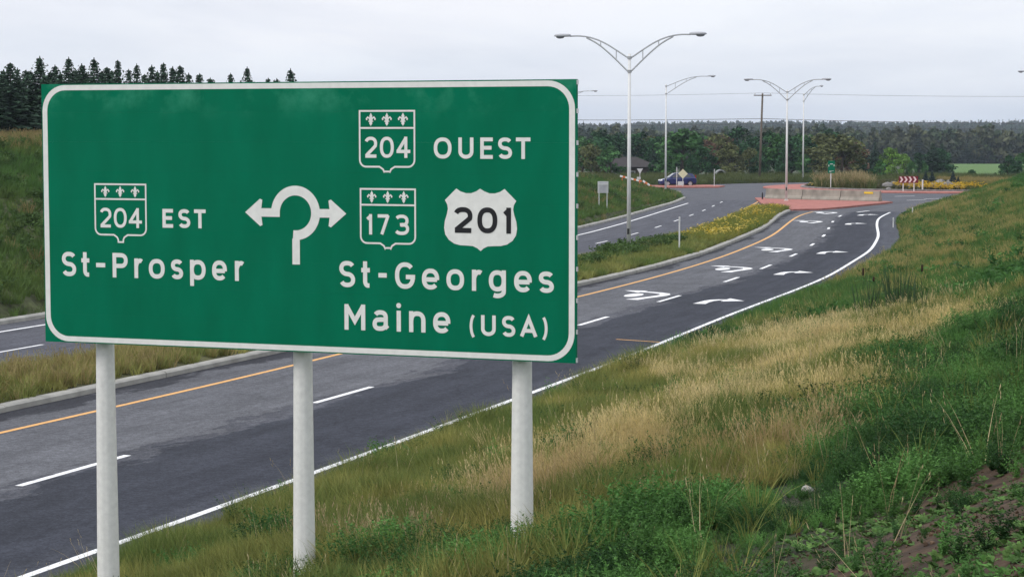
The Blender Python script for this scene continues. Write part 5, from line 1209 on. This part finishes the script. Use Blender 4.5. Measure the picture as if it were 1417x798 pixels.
M['reed'] = mat('reed_leaf', (.040, .078, .026), .6, .3, 3, trans=.2)
cattail(1203, 445, 368, [(1194.5, 376, .2), (1209, 386, .12)], 34, 'cattail clump with one dark upright head and a smaller one', 1)
cattail(1243, 440, 352, [], 60, 'dense headless cattail clump with the tallest green leaves', 2)
cattail(1268, 440, 372, [(1276, 371, .17)], 14, 'sparse cattail with a single leaning dark head', 3)

# ------------------------------------------------------------------ far forest
FT = []
for k in range(3): random.seed(300 + k); FT.append(hidden('forest_a%d' % k, tree_mesh(1, .36, 310 + k, 16, 11, leaf=.075)[1], 'far_leaf'))
for k in range(3):
    t_, b = spruce_mesh(8, 2.5, 320 + k, 15, rag=.25); b.v = [(a / 8, c / 8, d / 8) for a, c, d in b.v]; vv = b; FT.append(hidden('forest_b%d' % k, vv, 'far_leaf'))
yy = 650 + (3200 - 650) * rg.random(26000) ** 1.25; xx = rg.uniform(-1, 1, 26000) * (yy * .27 + 30); z = height(xx, yy)
k = (vnoise(xx, yy, 160) > .30) | (yy > 700); k &= ~((xx > yy * .195) & (xx < yy * .255) & (yy < 640)); xx, yy, z = xx[k], yy[k], z[k]; n = len(xx)
sp = rg.random(n) < np.clip((vnoise(xx, yy, 220) - .3) * 1.2, .1, .6); idx = np.where(sp, 3 + rg.integers(0, 3, n), rg.integers(0, 3, n)); s = np.where(sp, 11, 9) * rg.uniform(.55, 1.35, n)
tc_ = np.where(sp[:, None], mixc(n, (.022, .040, .026), (.03, .055, .032), None, .25), mixc(n, (.038, .068, .028), (.075, .08, .036), None, .35))
o = scatter('far_forest', np.stack([xx, yy, z - .4], -1), np.stack([np.zeros(n), np.zeros(n), rg.uniform(0, 6.28, n)], -1), np.stack([s, s, s], -1), idx, tc_, FT, 'distant mixed forest covering the low hills to the horizon', 'forest')

# ------------------------------------------------------------------ haze: pale even air round the whole scene
hz = MB().box((0, 2500, 27.5), (7600, 5800, 85)).build('haze', 'wire'); hz.data.materials.clear()
hm = bpy.data.materials.new('haze_air'); hm.use_nodes = True; t = hm.node_tree; t.nodes.clear(); o_ = t.nodes.new('ShaderNodeOutputMaterial'); pv = t.nodes.new('ShaderNodeVolumePrincipled')
pv.inputs['Color'].default_value = (.72, .84, 1, 1); pv.inputs['Density'].default_value = .00014; pv.inputs['Anisotropy'].default_value = .2
t.links.new(pv.outputs[0], o_.inputs['Volume']); hz.data.materials.append(hm); tag(hz, 'thin pale haze in the air over the valley', 'haze', kind='stuff')
